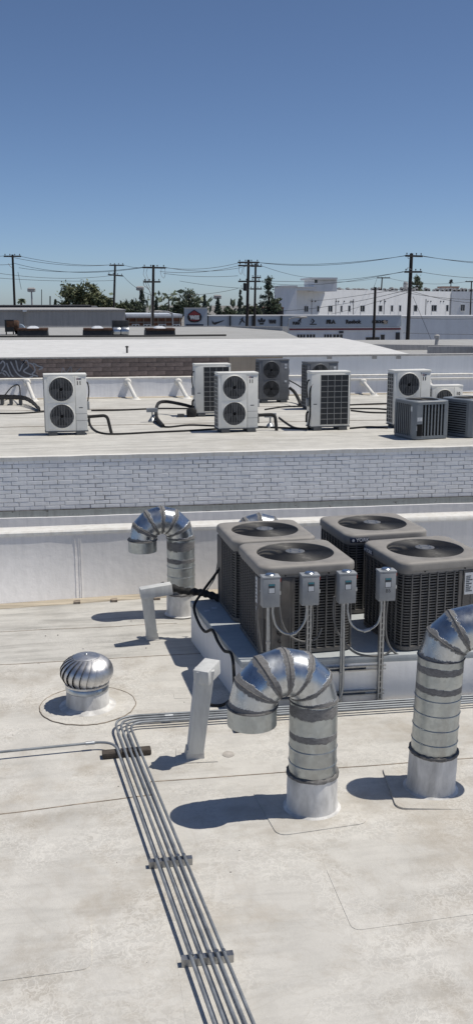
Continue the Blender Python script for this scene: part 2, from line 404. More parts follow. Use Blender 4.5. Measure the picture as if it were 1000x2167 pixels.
# ------------------------------------------------------------------ ducts
def duct_len(mb, r, z0, z1, bands, n=40):
    zz = []; z = z0
    while z < z1-1e-6: zz.append(z); z += .012
    zz.append(z1)
    att = []
    for z in zz: att.append(max([.0]+[max(0, 1-abs(z-b)/wd)*1.0 for b, wd in bands]))
    mb.lathe([(r, z) for z in zz], n, att=att)
def gooseneck(label, loc, phi, zc, r=.148, Rb=.203, boot=.26, tilt=(0,0), lastang=180, bands=None, patch=True, first=0):
    t = thing('gooseneck_vent', label, 'duct vent', loc, 0, 'galvanised gooseneck vents on the near roof'); t.rotation_euler = (tilt[0], tilt[1], phi)
    if patch: 
        mb = MB(); pts = rrect(.62, .60, .07); slab(mb, [(x+.02, y) for x, y in pts], .0, .0125); mb.build('flashing_patch', MT['roof_a'], t)
    MB().lathe([(r+.035, .0125), (r+.016, .022), (r+.011, .05), (r+.010, .12), (r+.011, boot*.6), (r+.008, boot)], 40).build('boot', MT['boot'], t, smooth=True)
    # ragged sealant around the top of the boot
    lo = []
    for rr_, dz in ((r+.008, -.012), (r+.017, -.004), (r+.016, .010), (r+.002, .016)):
        lo.append([((rr_+rnd.uniform(-.003,.003))*math.cos(2*math.pi*i/40), (rr_+rnd.uniform(-.003,.003))*math.sin(2*math.pi*i/40), boot+dz+rnd.uniform(-.005,.005)) for i in range(40)])
    MB().loft(lo).build('sealant_ring', MT['mastic'], t, smooth=True)
    mb = MB(); duct_len(mb, r, boot-.03, zc, bands or [(zc-.05, .07), (zc-.2, .05)]); dct = mb.build('duct', MT['duct'], t, smooth=True)
    rib = MB().torus(r+.001, .0035, 0, 40, 6).mesh('rib', MT['duct'], True)
    z = boot+.09
    while z < zc-.24: link('rib', rib, dct, (0, 0, z)); z += .105
    cuts = [first+(lastang-first)*k/6 for k in range(7)]; n = 40
    def ringpts(a, dr=0.0):
        a = R(a); return [(Rb-(Rb+(r+dr)*math.cos(2*math.pi*i/n))*math.cos(a), (r+dr)*math.sin(2*math.pi*i/n), zc+(Rb+(r+dr)*math.cos(2*math.pi*i/n))*math.sin(a)) for i in range(n)]
    for k in range(6):
        A, B = ringpts(cuts[k]), ringpts(cuts[k+1]); loops = []; att = []
        amp = rnd.uniform(.50, .85)
        for j in range(9):
            u = j/8; loops.append([tuple(a_*(1-u)+b_*u for a_, b_ in zip(p, q)) for p, q in zip(A, B)])
            att.append(max(0, 1-min(u*1.0, 1-u)/.42)*amp)
        att2 = []
        for j in range(9):
            for i in range(n):   # more mastic on the inner radius
                inner = .5-.5*math.cos(2*math.pi*i/n); att2.append(min(.9, att[j]+inner*.10+ (0.12 if att[j] > 0 else 0)))
        g = MB(); g.loft(loops); g.a = att2; g.build('gore', MT['galv'], t, smooth=True)
    for c in cuts[1:6]:
        MB().tube(ringpts(c, .0), .0042, 6, closed=True).build('joint_bead', MT['mastic'], t, smooth=True)
    # outlet collar, open at the end
    a = R(lastang); E_, din = ringpts(lastang), Vector((math.sin(a), 0, math.cos(a)))
    axis = Vector((Rb+Rb*math.cos(math.pi-a), 0, zc+Rb*math.sin(a)))
    def coll(sh, sc): return [tuple(axis+(Vector(p)-axis)*sc+din*sh) for p in E_]
    oc = MB(); oc.loft([coll(-.004, 1.012), coll(.06, 1.012), coll(.125, 1.012), coll(.125, .985), coll(-.01, .985)]); oc.build('outlet_collar', MT['duct'], t, smooth=True)
    MB().tube(ringpts(lastang, .004), .007, 6, closed=True).build('joint_bead', MT['mastic'], t, smooth=True)
    MB().tube(ringpts(first, .002), .0045, 6, closed=True).build('joint_bead', MT['mastic'], t, smooth=True)
    return t
gooseneck('galvanised gooseneck duct in front of the grey disconnect boxes, mouth above the conduits', on(659, 1709), R(186), .775, r=.157, Rb=.208, bands=[(.72, .085), (.545, .045)])
gooseneck('tall galvanised duct with dark mastic bands, standing right of the strut posts', on(910, 1669), R(-8), .975, r=.154, Rb=.208, tilt=(0, R(1.8)), bands=[(.90, .05), (.765, .045)], boot=.29)
gooseneck('galvanised gooseneck duct beside the inverted L chase, in front of the parapet', on(384, 1300), R(184), .855, bands=[(.78, .10), (.62, .05), (.27, .04)], boot=.25, patch=False)
gooseneck('galvanised gooseneck duct mostly hidden behind the condensers, only its bend showing', (2.06, 10.15, 0), R(180), at(560, 1085, 10.15).z-.351, patch=False)

# ------------------------------------------------------------------ turbine ventilator
t = thing('turbine_vent', 'round turbine roof ventilator with curved aluminium vanes on a round patch', 'roof vent', on(186, 1494))
mb = MB(); c = []
for i in range(72):
    a = 2*math.pi*i/72; rr_ = .395+rnd.uniform(-.004, .004); c.append((rr_*math.cos(a), rr_*math.sin(a)))
slab(mb, c, .0, .0075); mb.build('flashing_patch', MT['roof_a'], t)
MB().tube([(x, y, .008) for x, y in c], .004, 5, closed=True).build('patch_edge', MT['seam'], t)
MB().lathe([(.235,.008),(.20,.016),(.180,.03),(.176,.09),(.172,.165)], 40).build('base_collar', MT['boot'], t, smooth=True)
MB().lathe([(.174,.150),(.180,.158),(.178,.185),(.170,.200)], 40).build('throat_ring', MT['galv2'], t, smooth=True)
MB().lathe([(.165,.19),(.12,.20),(.12,.38),(.02,.41)], 24).build('core', MT['black'], t, smooth=True)
ZT = .205
def prof(u):   # u 0..1 bottom to top of a vane: radius and height
    a = -50+u*119; return .040+.178*math.cos(R(a)), ZT+.105+.135*math.sin(R(a))
vane = MB(); loops = []
for k in range(15):
    u = k/14; rr_, z = prof(u); sw = .42*u*u; row = []
    for s, dr in ((0, -.020), (.35, -.006), (.7, .0), (1.0, .003)):
        a = sw+s*2*math.pi/22*1.28; row.append(((rr_+dr)*math.cos(a), (rr_+dr)*math.sin(a), z))
    loops.append(row)
vane.loft(loops, closed=False); vm = vane.mesh('vane', MT['turb'], True)
for k in range(22): link('vane', vm, t, (0,0,0), (0,0,2*math.pi*k/22))
MB().lathe([(.178,ZT-.005),(.184,ZT-.002),(.184,ZT+.012),(.176,ZT+.016)], 40).build('lower_ring', MT['turb'], t, smooth=True)
MB().lathe([(.112,ZT+.226),(.112,ZT+.233),(.10,ZT+.238),(.05,ZT+.246),(.001,ZT+.249)], 40).build('cap', MT['turb'], t, smooth=True)
MB().lathe([(.012,ZT+.247),(.012,ZT+.254),(.006,ZT+.259),(.0005,ZT+.260)], 12).build('cap_bolt', MT['galv2'], t, smooth=True)

# ------------------------------------------------------------------ equipment curb and condensers
curbt = thing('equipment_curb', 'long pale coated platform that carries the four condensers', 'platform', (0,0,0))
CF, CB, CZ = 7.385, 9.10, .42
cpoly = [(1.215, CF), (3.95, CF-.10), (3.95, CB+.35), (.985, CB-.01)]
slab(MB(), cpoly, .0, CZ-.035).build('side', MT['curb'], curbt, bevel=.006)
def grow(pts, d):
    cx = sum(p[0] for p in pts)/4; cy = sum(p[1] for p in pts)/4
    return [(x+(d if x > cx else -d), y+(d if y > cy else -d)) for x, y in pts]
slab(MB(), grow(cpoly, .006), CZ-.06, CZ).build('top_cap', MT['curbtop'], curbt, bevel=.006)
for k, (px, py) in enumerate(((437,1293),(452,1287))):
    p = on(px, py, CZ); MB().box(p.x-.02, p.x+.03, p.y-.03, p.y+.02, CZ, CZ+.004).build('scrap', MT['sticker'], curbt)

def tag_label(parent, x, y, z, wd, ht, rz=0, lines=5, hdr=None):
    """paper label lying on a face that looks to -y (before rz)"""
    T = Matrix.Translation((x, y, z)) @ Matrix.Rotation(rz, 4, 'Z')
    s = MB(); s.box(-wd/2, wd/2, -.002, 0, -ht/2, ht/2, T); o = s.build('label', MT['sticker'], parent)
    q = MB()
    for k in range(lines):
        zz = ht*.34-k*ht*.68/max(1, lines-1); q.box(-wd*.38, wd*rnd.uniform(-.05, .38), -.003, -.0015, zz-ht*.022, zz+ht*.022, T)
    if hdr: q2 = MB(); q2.box(-wd/2, wd/2, -.0034, -.0015, ht*.28, ht/2, T); q2.build('label_header', MT[hdr], o)
    q.build('label_print', MT['stickerd'], o); return o
S, HU = .80, .78
def make_condenser():
    t = thing('condenser', 'x', 'condenser')
    def ringmesh(out, dep, z0, z1, n=4):
        A = rrect(S+out*2, S+out*2, .085+out, n); B = rrect(S+out*2-dep*2, S+out*2-dep*2, max(.01, .085+out-dep), n)
        Lp = [[(x, y, z0) for x, y in A], [(x, y, z1) for x, y in A], [(x, y, z1) for x, y in B], [(x, y, z0) for x, y in B]]; Lp.append(Lp[0])
        return MB().loft(Lp)
    MB().loft([[(x, y, .0) for x, y in rrect(S-.02, S-.02, .08)], [(x, y, .012) for x, y in rrect(S+.016, S+.016, .09)], [(x, y, .045) for x, y in rrect(S+.016, S+.016, .09)], [(x, y, .05) for x, y in rrect(S-.02, S-.02, .08)]], True, True).build('base_pan', MT['panel'], t)
    MB().loft([[(x, y, z) for x, y in rrect(S-.10, S-.10, .06)] for z in (.05, .70)], True, False).build('coil', MT['coil'], t)
    g = ringmesh(.0, .02, .66, .685).build('grille', MT['louver'], t)
    sl = ringmesh(.0, .014, -.0052, .0052, 3).mesh('slat', MT['louver'])
    n = 25
    for k in range(n): link('slat', sl, g, (0, 0, .065+k*.0242))
    rb = MB().box(-.0052, .0052, -.012, .001, .05, .67).mesh('rib', MT['louver'])
    for side in range(4):
        a = side*math.pi/2
        for k in range(9):
            x = -.31+k*.62/8; p = Matrix.Rotation(a, 3, 'Z') @ Vector((x, -S/2+.002, 0)); link('rib', rb, g, p, (0, 0, a))
        ca = a+math.pi/4; p = Matrix.Rotation(a, 3, 'Z') @ Vector((S/2-.025, -S/2+.025, 0)); link('rib', rb, g, p, (0, 0, a+math.pi/4))
    # lid with the fan opening
    nn = 6; o = .018
    def sq(grow_, rad, z): return [(x, y, z) for x, y in rrect(S+grow_*2, S+grow_*2, rad, nn, 14)]
    base = rrect(S, S, .085, nn, 14)
    def circ(r_, z):
        out = []
        for x, y in base:
            a = math.atan2(y, x); out.append((r_*math.cos(a), r_*math.sin(a), z))
        return out
    MB().loft([sq(-.03,.06,.675), sq(.004,.085,.675), sq(.004,.085,.700), sq(o,.10,.704), sq(o,.10,.748), sq(o-.004,.098,.762), sq(o-.016,.092,.772), sq(o-.032,.085,.776), circ(.340,.780), circ(.332,.777), circ(.328,.765), circ(.325,.45)]).build('lid', MT['lid'], t, smooth=True)
    MB().lathe([(.324,.44),(.324,.452),(.05,.452)], 40).build('fan_well', MT['black'], t)
    fg = MB()
    for k in range(25): 
        r_ = .078+k*.0102; fg.torus(r_, .0027, .770+.010*(1-(r_/.34)**2), 56, 4)
    for k in range(6):
        a = k*math.pi/3+.3; fg.tube([(.06*math.cos(a), .06*math.sin(a), .776), (.2*math.cos(a), .2*math.sin(a), .773), (.330*math.cos(a), .330*math.sin(a), .768)], .003, 5)
    fg.build('fan_guard', MT['wire'], t, smooth=True)
    h = MB(); h.lathe([(.083,.778),(.083,.785),(.075,.787),(.001,.787)], 28); hb = h.build('hub_plate', MT['hub'], t)
    for k in range(4):
        a = k*math.pi/2+.5; MB().lathe([(.008,.786),(.008,.792),(.001,.793)], 8, Matrix.Translation((.055*math.cos(a), .055*math.sin(a), 0))).build('bolt', MT['galv2'], hb)
    bl = []
    for k in range(6):
        u = k/5; r_ = .08+.235*u; bl.append([(r_*math.cos(.0-.15*u), r_*math.sin(.0-.15*u), .54), (r_*math.cos(.9+.2*u), r_*math.sin(.9+.2*u), .585)])
    fb = MB().loft(bl, closed=False).mesh('fan_blade', MT['fanb'])
    for k in range(3): link('fan_blade', fb, t, (0,0,0), (0,0,k*2*math.pi/3))
    return t
def lid_screws(t):
    for x in (-.2, .17): MB().lathe([(.006,.0),(.006,.004),(.001,.005)], 8, Matrix.Translation((x, -S/2-.008, .69)) @ Matrix.Rotation(R(90), 4, 'X')).build('screw', MT['black'], t)
proto = make_condenser()
spots = [((1.755, 7.875), 4, 'brown louvred condenser behind three grey disconnect boxes, service panel at its corner'),
         ((1.655, 8.75), 4, 'brown louvred condenser fed by the thick black insulated line'),
         ((2.735, 8.86), 5, 'brown louvred condenser with white lettered navy badge on its front edge'),
         ((2.90, 7.83), 7, 'brown louvred condenser behind the lone disconnect box, paper rating label on its corner')]
units = []
for i, ((x, y), rz, lab) in enumerate(spots):
    o = proto if i == 0 else copy_tree(proto); units.append(o)
    o.scale = (.95, .95, 1) if i == 1 else (1, 1, 1); o.location = (x, y, CZ+.002); o.rotation_euler = (0, 0, R(rz)); tag(o, lab, 'condenser', 'brown condensers on the curb')
U1, U2, U3, U4 = units
def badge(t, x, rz=0, y=None):
    T = Matrix.Rotation(rz, 4, 'Z'); y = -S/2-.024
    b = MB(); b.box(x-.09, x+.09, y, y+.02, .698, .742, T); bo = b.build('badge', MT['navy'], t)
    me = text_mesh('YORK', .046, .001, MT['white'], squash=1.05, bold=.0008); me.transform(T @ Matrix.Translation((x+.025, y-.001, .720))); link('lettering', me, bo)
    MB().lathe([(.013,0),(.013,.002),(.001,.002)], 14, T @ Matrix.Translation((x-.066, y, .720)) @ Matrix.Rotation(R(90), 4, 'X')).build('emblem', MT['sticker'], bo)
badge(U3, -.285); badge(U4, -.25, R(-90))
for u in units: lid_screws(u)
# U1: service panel on the left front corner, lower recess with valves
h = S/2
def corner_panel(t, mirror=1, rz=0, up_w=.25, side_w=.10):
    T = Matrix.Rotation(rz, 4, 'Z') @ Matrix.Diagonal((mirror, 1, 1, 1))
    a = .05; pr = .010
    outl = [(-h+up_w, -h-pr), (-h+a, -h-pr), (-h-pr, -h+a), (-h-pr, -h+side_w), (-h+.02, -h+side_w), (-h+.02, -h+a+.02), (-h+a+.02, -h+.02), (-h+up_w, -h+.02)]
    MB().loft([[(x, y, z) for x, y in outl] for z in (.33, .672)], True, True, T=T).build('service_panel', MT['panel'], t, bevel=.003)
    inn = [(x+(.012 if x < 0 else 0)*1, y+.010) for x, y in outl]
    inn = [(-h+up_w-.01, -h-.003), (-h+a+.01, -h-.003), (-h-.003, -h+a+.01), (-h-.003, -h+side_w-.01), (-h+.02, -h+side_w-.01), (-h+.02, -h+a+.02), (-h+a+.02, -h+.02), (-h+up_w-.01, -h+.02)]
    MB().loft([[(x, y, z) for x, y in inn] for z in (.045, .33)], True, True, T=T).build('valve_panel', MT['panel'], t)
    MB().box(-h+up_w-.012, -h+up_w+.012, -h-.012, -h+.012, .05, .672, T).build('corner_post', MT['panel'], t)
corner_panel(U1, 1, 0, .27, .15)
tag_label(U1, -h-.011, -h+.115, .55, .055, .22, R(-90), 6)
tag_label(U1, -h-.011, -h+.10, .37, .045, .07, R(-90), 3)
o = text_mesh('5', .085, .001, MT['sticker']); o.transform(Matrix.Translation((-h+.005, -h+.012, .585)) @ Matrix.Rotation(R(-55), 4, 'Z')); link('lettering', o, U1)
for dz, rr_ in ((.20, .016), (.13, .011)): MB().tube([(-h+.15, -h-.002, dz), (-h+.15, -h-.04, dz)], rr_, 8).build('valve', MT['dark'], U1)
corner_panel(U4, -1, 0, .27, .16)
tag_label(U4, h-.185, -h-.0105, .555, .085, .19, 0, 9); tag_label(U4, h-.195, -h-.0045, .285, .075, .055, 0, 4); tag_label(U4, h-.085, -h-.0105, .40, .05, .055, 0, 2)
corner_panel(U2, 1, R(-90), .26, .12)

# ------------------------------------------------------------------ disconnect boxes on posts, rails, whips
YP = 7.335
def disconnect(px, py, label, rz, mark=None, post='pipe', zb=.0):
    c = at(px, py, YP-.055); t = thing('disconnect_box', label, 'electrical box', (c.x, c.y, c.z-.128), rz, 'disconnect boxes in front of the condensers')
    MB().box(-.071, .071, -.045, .045, .0, .245).build('case', MT['box'], t, bevel=.004)
    MB().box(-.074, .074, -.050, .048, .236, .254).build('hood', MT['box'], t, bevel=.003)
    MB().lathe([(.040,.253),(.040,.262),(.034,.267),(.001,.268)], 20).build('hub_cap', MT['galv2'], t, smooth=True)
    MB().box(-.0685, .0685, -.0505, -.044, .012, .234).build('cover', MT['box'], t, bevel=.003)
    b = MB(); b.box(-.025, .028, -.0525, -.050, .118, .196); f = b.build('warning_label', MT['stickerd'], t)
    MB().box(-.021, .024, -.0532, -.051, .122, .162).build('label_text_area', MT['sticker'], f); MB().box(-.021, .024, -.0532, -.051, .182, .195).build('label_header', MT['teal'], f)
    MB().box(.074, .082, -.03, -.005, .205, .232).build('lever', MT['red'], t)
    MB().box(.072, .079, -.04, -.02, .10, .13).build('hasp', MT['galv2'], t)
    if mark:
        me = text_mesh(mark, .042, .0006, MT['ink'], bold=-.0004); me.transform(Matrix.Translation((.004, -.0512, .088))); link('lettering', me, t)
    return t, c
bx = []
for (px, py, lab, rz, mk) in ((571, 1250, 'grey disconnect box over the service panel corner of the condenser', 2, None), (654, 1246, 'grey disconnect box joined by a bent conduit to the box at the service panel', 1, None),
        (732, 1242, 'grey disconnect box at the end of the condenser, on a round pipe post', 1, None), (815.5, 1237, 'grey disconnect box with handwritten mark below its label, on a slotted strut', 2, 'B5')):
    bx.append(disconnect(px, py, lab, R(rz), mk))
def post(px0, kind, label, zt):
    p = at(px0, 1300, YP); g = 'posts holding up the disconnect boxes'
    if kind == 'pipe':
        t = thing('pipe_post', label, 'post', (p.x, YP-.028, 0), 0, g); MB().tube([(0,0,.004),(0,0,zt)], .0155, 12).build('pipe', MT['emt'], t, smooth=True); MB().lathe([(.045,.003),(.045,.010),(.016,.012)], 16, cap0=True).build('foot', MT['strut'], t)
        for z in (.6, .3): MB().lathe([(.0155,-.012),(.020,-.010),(.020,.010),(.0155,.012)], 12, Matrix.Translation((0,0,z))).build('clamp', MT['strut'], t)
    else:
        t = thing('strut_post', label, 'post', (p.x, YP-.028, 0), 0, g)
        MB().box(-.0205,.0205,.018,.0205,.005,zt).build('back', MT['strut'], t)
        for s in (-1, 1): MB().box(*sorted((s*.0205, s*.018)), -.0205, .018, .005, zt).build('flange', MT['strut'], t)
        sl = MB().box(-.0205,-.006,-.0205,-.018,-.021,.021).mesh('web', MT['strut']); sr = MB().box(.004,.0205,-.0205,-.018,-.021,.021).mesh('web', MT['strut'])
        fr = MB().box(-.0205,.0205,-.0215,-.0175,-.005,.005).mesh('web', MT['strut'])
        z = .03
        while z < zt-.03: link('web', sl, t, (0,0,z)); link('web', sr, t, (0,0,z)); link('web', fr, t, (0,0,z+.0255)); z += .051
        MB().box(-.05,.05,-.04,.04,.003,.009).build('foot', MT['strut'], t)
zb = [b[1].z-.125 for b in bx]
post(566, 'pipe', 'round steel post under the disconnect box at the service panel corner', zb[0]+.01)
post(651, 'strut', 'slotted steel strut partly hidden behind the front duct bend', zb[1]+.01)
post(722, 'pipe', 'round steel post crossing both strut rails, bent conduit beside it', zb[2]+.01)
post(805, 'strut', 'slotted steel strut near the open ends of the rails', zb[3]+.01)
def rail(z, x0, x1, label):
    t = thing('strut_rail', label, 'rail', (0, 0, 0), 0, 'strut rails fixed along the curb')
    MB().box(x0, x1, YP+.012, YP+.0145, z-.02, z+.02).build('back', MT['strut'], t)
    for s in (-1, 1):
        MB().box(x0, x1, YP-.012, YP+.012, z+s*.0185-.0015, z+s*.0185+.0015).build('flange', MT['strut'], t)
        MB().box(x0, x1, YP-.0145, YP-.0120, z+s*.015-.005, z+s*.015+.005).build('lip', MT['strut'], t)
    for k in range(5): MB().box(x0+.12+k*.2, x0+.18+k*.2, YP+.0145, YP+.05, z-.02, z+.02).build('standoff', MT['strut'], t)
za, zc_ = at(760, 1414, YP).z, at(760, 1466, YP).z; xr = at(815, 1414, YP).x
rail(za, 1.40, xr, 'upper strut rail along the front of the curb'); rail(zc_, 1.40, xr-.01, 'lower strut rail along the front of the curb')
def pipe_thing(name, label, cat, pts, r, mat, group=None, n=10, couplings=(), cr=1.5, cl=.03):
    o = MB().tube(pts, r, n).build(name, MT[mat], None, smooth=True); tag(o, label, cat, group)
    pts = [Vector(p) for p in pts]
    for i in couplings:
        p, d = pts[i], (pts[i+1]-pts[i]).normalized(); m = MB().tube([p-d*cl, p-d*cl*.96, p+d*cl*.96, p+d*cl], [r*1.05, r*cr, r*cr, r*1.05], 10).build('coupling', MT['emt'], o)
    return o
def Y3(pts, Y=YP-.05): return [at(x, y, Y) for x, y in pts]
gw = 'bent conduits between the disconnect boxes'
pipe_thing('jumper_conduit', 'bent grey conduit looping between the two boxes at the service panel', 'conduit', spline(Y3([(577,1281),(577,1300),(584,1325),(603,1341),(625,1339),(643,1318),(648,1295),(648,1279)])), .0105, 'emt', gw, couplings=(30,))
pipe_thing('jumper_conduit', 'bent grey conduit looping from the round post box to the marked box', 'conduit', spline(Y3([(735,1273),(735,1295),(741,1318),(757,1332),(775,1334),(796,1322),(805,1297),(806,1269)])), .0105, 'emt', gw, couplings=(32,))
pipe_thing('riser_conduit', 'thin grey conduit beside the round post, curving away at roof level', 'conduit', spline([*Y3([(727,1275),(726,1400),(724,1455)], YP-.065), *Y3([(718,1478),(706,1490)], YP-.065)]), .010, 'emt')
whips = [([(551,1262),(543,1300),(548,1345),(553,1380)], 7.42, 'black flexible whip hanging at the service panel corner'),
         ([(590,1282),(596,1318),(612,1345),(640,1358),(668,1352),(680,1330)], 7.37, 'dark flexible whip drooping behind the bent conduit'),
         ([(659,1282),(661,1310),(657,1345),(650,1353)], 7.37, 'short flexible whip under the box with the slotted strut'),
         ([(707,1262),(705,1300),(712,1335),(724,1352),(736,1370),(757,1384),(785,1389),(812,1387),(826,1377)], 7.345, 'long flexible whip sagging over the curb edge between the posts'),
         ([(819,1268),(815,1310),(817,1350),(830,1377),(855,1391),(892,1392),(930,1388)], 7.35, 'long flexible whip leaving the marked box towards the right duct')]
for pts, Y, lab in whips: pipe_thing('flex_whip', lab, 'cable', spline(Y3(pts, Y)), .0095, 'flex', 'flexible whips at the condensers')

# ------------------------------------------------------------------ line chases and refrigerant lines
def chase(label, base, top, arm_dir, arm_len, wd, dp, arm_drop=0.0):
    t = thing('line_chase', label, 'pipe cover', base, 0, 'sheet metal line chases'); top = Vector(top)-Vector(base)
    x = Vector((1, .0, 0)); y = Vector((0, 1, 0))
    def rect(c, a, b, u=x, v=y): return [tuple(c+u*sx*a/2+v*sy*b/2) for sx, sy in ((-1,-1),(1,-1),(1,1),(-1,1))]
    MB().loft([rect(Vector((0,0,.0)), wd, dp), rect(top, wd*1.12, dp*1.05)], True, True).build('leg', MT['chase'], t, bevel=.004)
    MB().loft([rect(Vector((0,0,.002)), wd+.03, dp+.03), rect(Vector((0,0,.012)), wd+.02, dp+.02), rect(Vector((0,0,.05))+top*.05, wd+.006, dp+.006)], True, True).build('boot', MT['dirtpatch'], t)
    d = Vector(arm_dir).normalized(); s = Vector((-d.y, d.x, 0)).normalized(); upv = d.cross(s)
    hh = .105
    a0 = top-d*wd*.56+Vector((0,0,-hh*.35)); a1 = a0+d*arm_len
    MB().loft([rect(a0, dp*1.15, hh, s, upv), rect(a1, dp*1.15, hh, s, upv)], True, True).build('arm', MT['chase'], t, bevel=.004)
    return t
chase('leaning sheet metal chase beside the conduits, on a small square patch', on(411, 1602), on(433, 1416, .74), (.55, .85, .12), .20, .115, .105)
for (cx_, cy_, a_, b_) in ((-.35, 4.55, .30, .22), (1.75, 4.75, .42, .30), (2.75, 7.0, .16, .10)):
    mm = MB(); slab(mm, [(cx_+x, cy_+y+.05*x) for x, y in rrect(a_*2, b_*2, .05)], .005, .0098); mm.build('membrane_patch', MT['roof_a'], roof)
b = on(411, 1602); o = MB(); slab(o, [(b.x-.15, b.y-.10), (b.x+.16, b.y-.12), (b.x+.19, b.y+.13), (b.x-.12, b.y+.14)], .003, .0095); ob = o.build('membrane_patch', MT['roof_a'], roof)
o = on(383, 1475); mm = MB(); slab(mm, [(o.x-.06,o.y-.04),(o.x+.07,o.y-.05),(o.x+.07,o.y+.05),(o.x-.06,o.y+.06)], .002, .006); mm.build('membrane_patch', MT['roof_a'], roof)
o = on(483, 1598); mm = MB(); slab(mm, [(o.x+.045*math.cos(a*.5236), o.y+.05*math.sin(a*.5236)) for a in range(12)], .003, .007); mm.build('membrane_patch', MT['seam2'], roof)
chase('inverted L sheet metal chase whose arm reaches the insulated line', on(322, 1352), on(309, 1246, .575), (1, .10, .10), .31, .105, .09)
a = at(352, 1240, 9.25)
pipe_thing('insulated_line', 'thick black insulated line from the chase arm to the condenser', 'pipe', spline([a+Vector((-.05,0,0)), a, at(385,1250,9.2), at(415,1253,9.15), at(440,1258,9.1), at(470,1268,9.0)]), [.036+.006*math.sin(k*1.7) for k in range(41)], 'foam', n=12)
def ce(Y, o=.03): return 1.215-.137*(Y-7.385)-.014-o
pipe_thing('power_cable', 'black cable drooping along the edge of the curb past the condensers', 'cable', spline([(1.27,8.95,.80), (1.19,8.93,.70), (1.06,8.9,.54), (ce(8.85,.01),8.85,.435), (ce(8.62),8.62,.36), (ce(8.38),8.38,.345), (ce(8.18,.015),8.18,.425), (ce(7.95),7.95,.40), (ce(7.75),7.75,.385), (ce(7.58,.02),7.58,.42), (ce(7.47),7.47,.33), (ce(7.42,.05),7.42,.12), (ce(7.45,.14),7.45,.02), (.90,7.52,.014)]), .0135, 'foam', n=8)
pipe_thing('thin_cable', 'thin grey cable hanging in front of the parapet beside the condenser', 'cable', spline([at(462,1180,9.2), at(455,1220,9.2), at(445,1238,9.2), at(437,1250,9.15)]), .006, 'flex', n=6)

# ------------------------------------------------------------------ roof conduits
zc0 = .062
bl = [on(x, 1590, zc0) for x in (253, 264.5, 276, 287, 297)]; bo = [on(x, 1747, zc0) for x in (308, 322, 337, 350, 362)]
ysr = [None, 7.262, 7.218, 7.172, 7.130]; rads = [.16, .19, .165, .14, .115]
labs = ['grey conduit turning away from the bundle towards open roof', 'outermost conduit of the bundle bend, running beside the curb', 'second conduit from the curb in the bundle', 'third conduit from the curb in the bundle', 'innermost conduit of the bundle bend, farthest from the curb']
for i in range(5):
    d = (bo[i]-bl[i]).normalized(); end = bl[i]+d*4.2
    if i == 0:
        q = on(222, 1570, zc0); far = on(0, 1592, zc0); pts = [far+(far-q)*1.6, q+Vector((.13,.012,0)), bl[i]-d*.0, end]; far_dir = (q-far).normalized()
        corner = bl[i]-d*.29; corner = Vector((corner.x, (q+far_dir*(corner.x-q.x)/max(.01, far_dir.x)).y, zc0)); pts = [far+(far-q)*1.6, corner, end]
    else:
        corner = bl[i]-d*((ysr[i]-bl[i].y)/(-d.y)) if abs(d.y) > .01 else bl[i]; corner.z = zc0
        pts = [Vector((5.2, ysr[i]-.03, zc0-.02)), corner, end]
    pl = fillet(pts, rads[i], 10)
    if i == 0: pl = [pl[0]]+[pl[0].lerp(pl[1], u) for u in (.3,.6,.85,.985)]+pl[1:]; cps = (4,)
    elif i in (2,): pl = [pl[0]]+[pl[0].lerp(pl[1], u) for u in (.5,.8,.955)]+pl[1:]; cps = (3,)
    else: cps = ()
    o = pipe_thing('roof_conduit', labs[i], 'conduit', pl, .0098, 'emtp', 'conduits running over the near roof', 10, cps, 1.45, .035)
for yy in (6.66, 5.2, 4.3):
    xx = [bl[i].x+(bo[i].x-bl[i].x)*(bl[i].y-yy)/(bl[i].y-bo[i].y) for i in range(5)]
    st_ = thing('conduit_strap', {6.66: 'steel strap holding the conduits on the timber sleeper', 5.2: 'steel strut strap under the straight conduit run before the duct', 4.3: 'steel strut strap under the straight run far from the sleeper'}[yy], 'strap', (0, yy, 0), 0, 'straps across the conduit bundle')
    if yy < 6: MB().box(xx[0]-.05, xx[4]+.05, -.02, .02, .009, .05).build('channel', MT['strut'], st_)
    for x in xx: MB().lathe([(.0108,-.011),(.0125,-.010),(.0125,.010),(.0108,.011)], 12, Matrix.Translation((x, 0, zc0)) @ Matrix.Rotation(R(90), 4, 'X')).build('clip', MT['strut'], st_)
def block(px, py, lx, ly, hz, rz, label):
    c = on(px, py); t = MB().box(-lx/2, lx/2, -ly/2, ly/2, .004, hz).build('wood_block', MT['wood'], None, bevel=.006); t.location = (c.x, c.y, .003); t.rotation_euler = (0,0,R(rz)); return tag(t, label, 'wood block', 'timber sleepers under the conduits')
block(268, 1600, .36, .075, .046, 3, 'weathered timber sleeper under the conduit bend'); block(509, 1548, .095, .07, .046, 2, 'short brown timber block under the conduits beside the duct mouth')
for k in range(46):     # loose debris on the roof
    x = rnd.uniform(-1.2, 3.6); y = rnd.uniform(4.2, 10.3); s_ = rnd.uniform(.003, .007)
    o = MB().lathe([(s_, .0), (s_*.8, s_*.6), (.0005, s_*.8)], 5).build('debris', MT['wood' if k % 3 else 'mastic'], roof); o.location = (x, y, .004); o['kind'] = 'stuff'

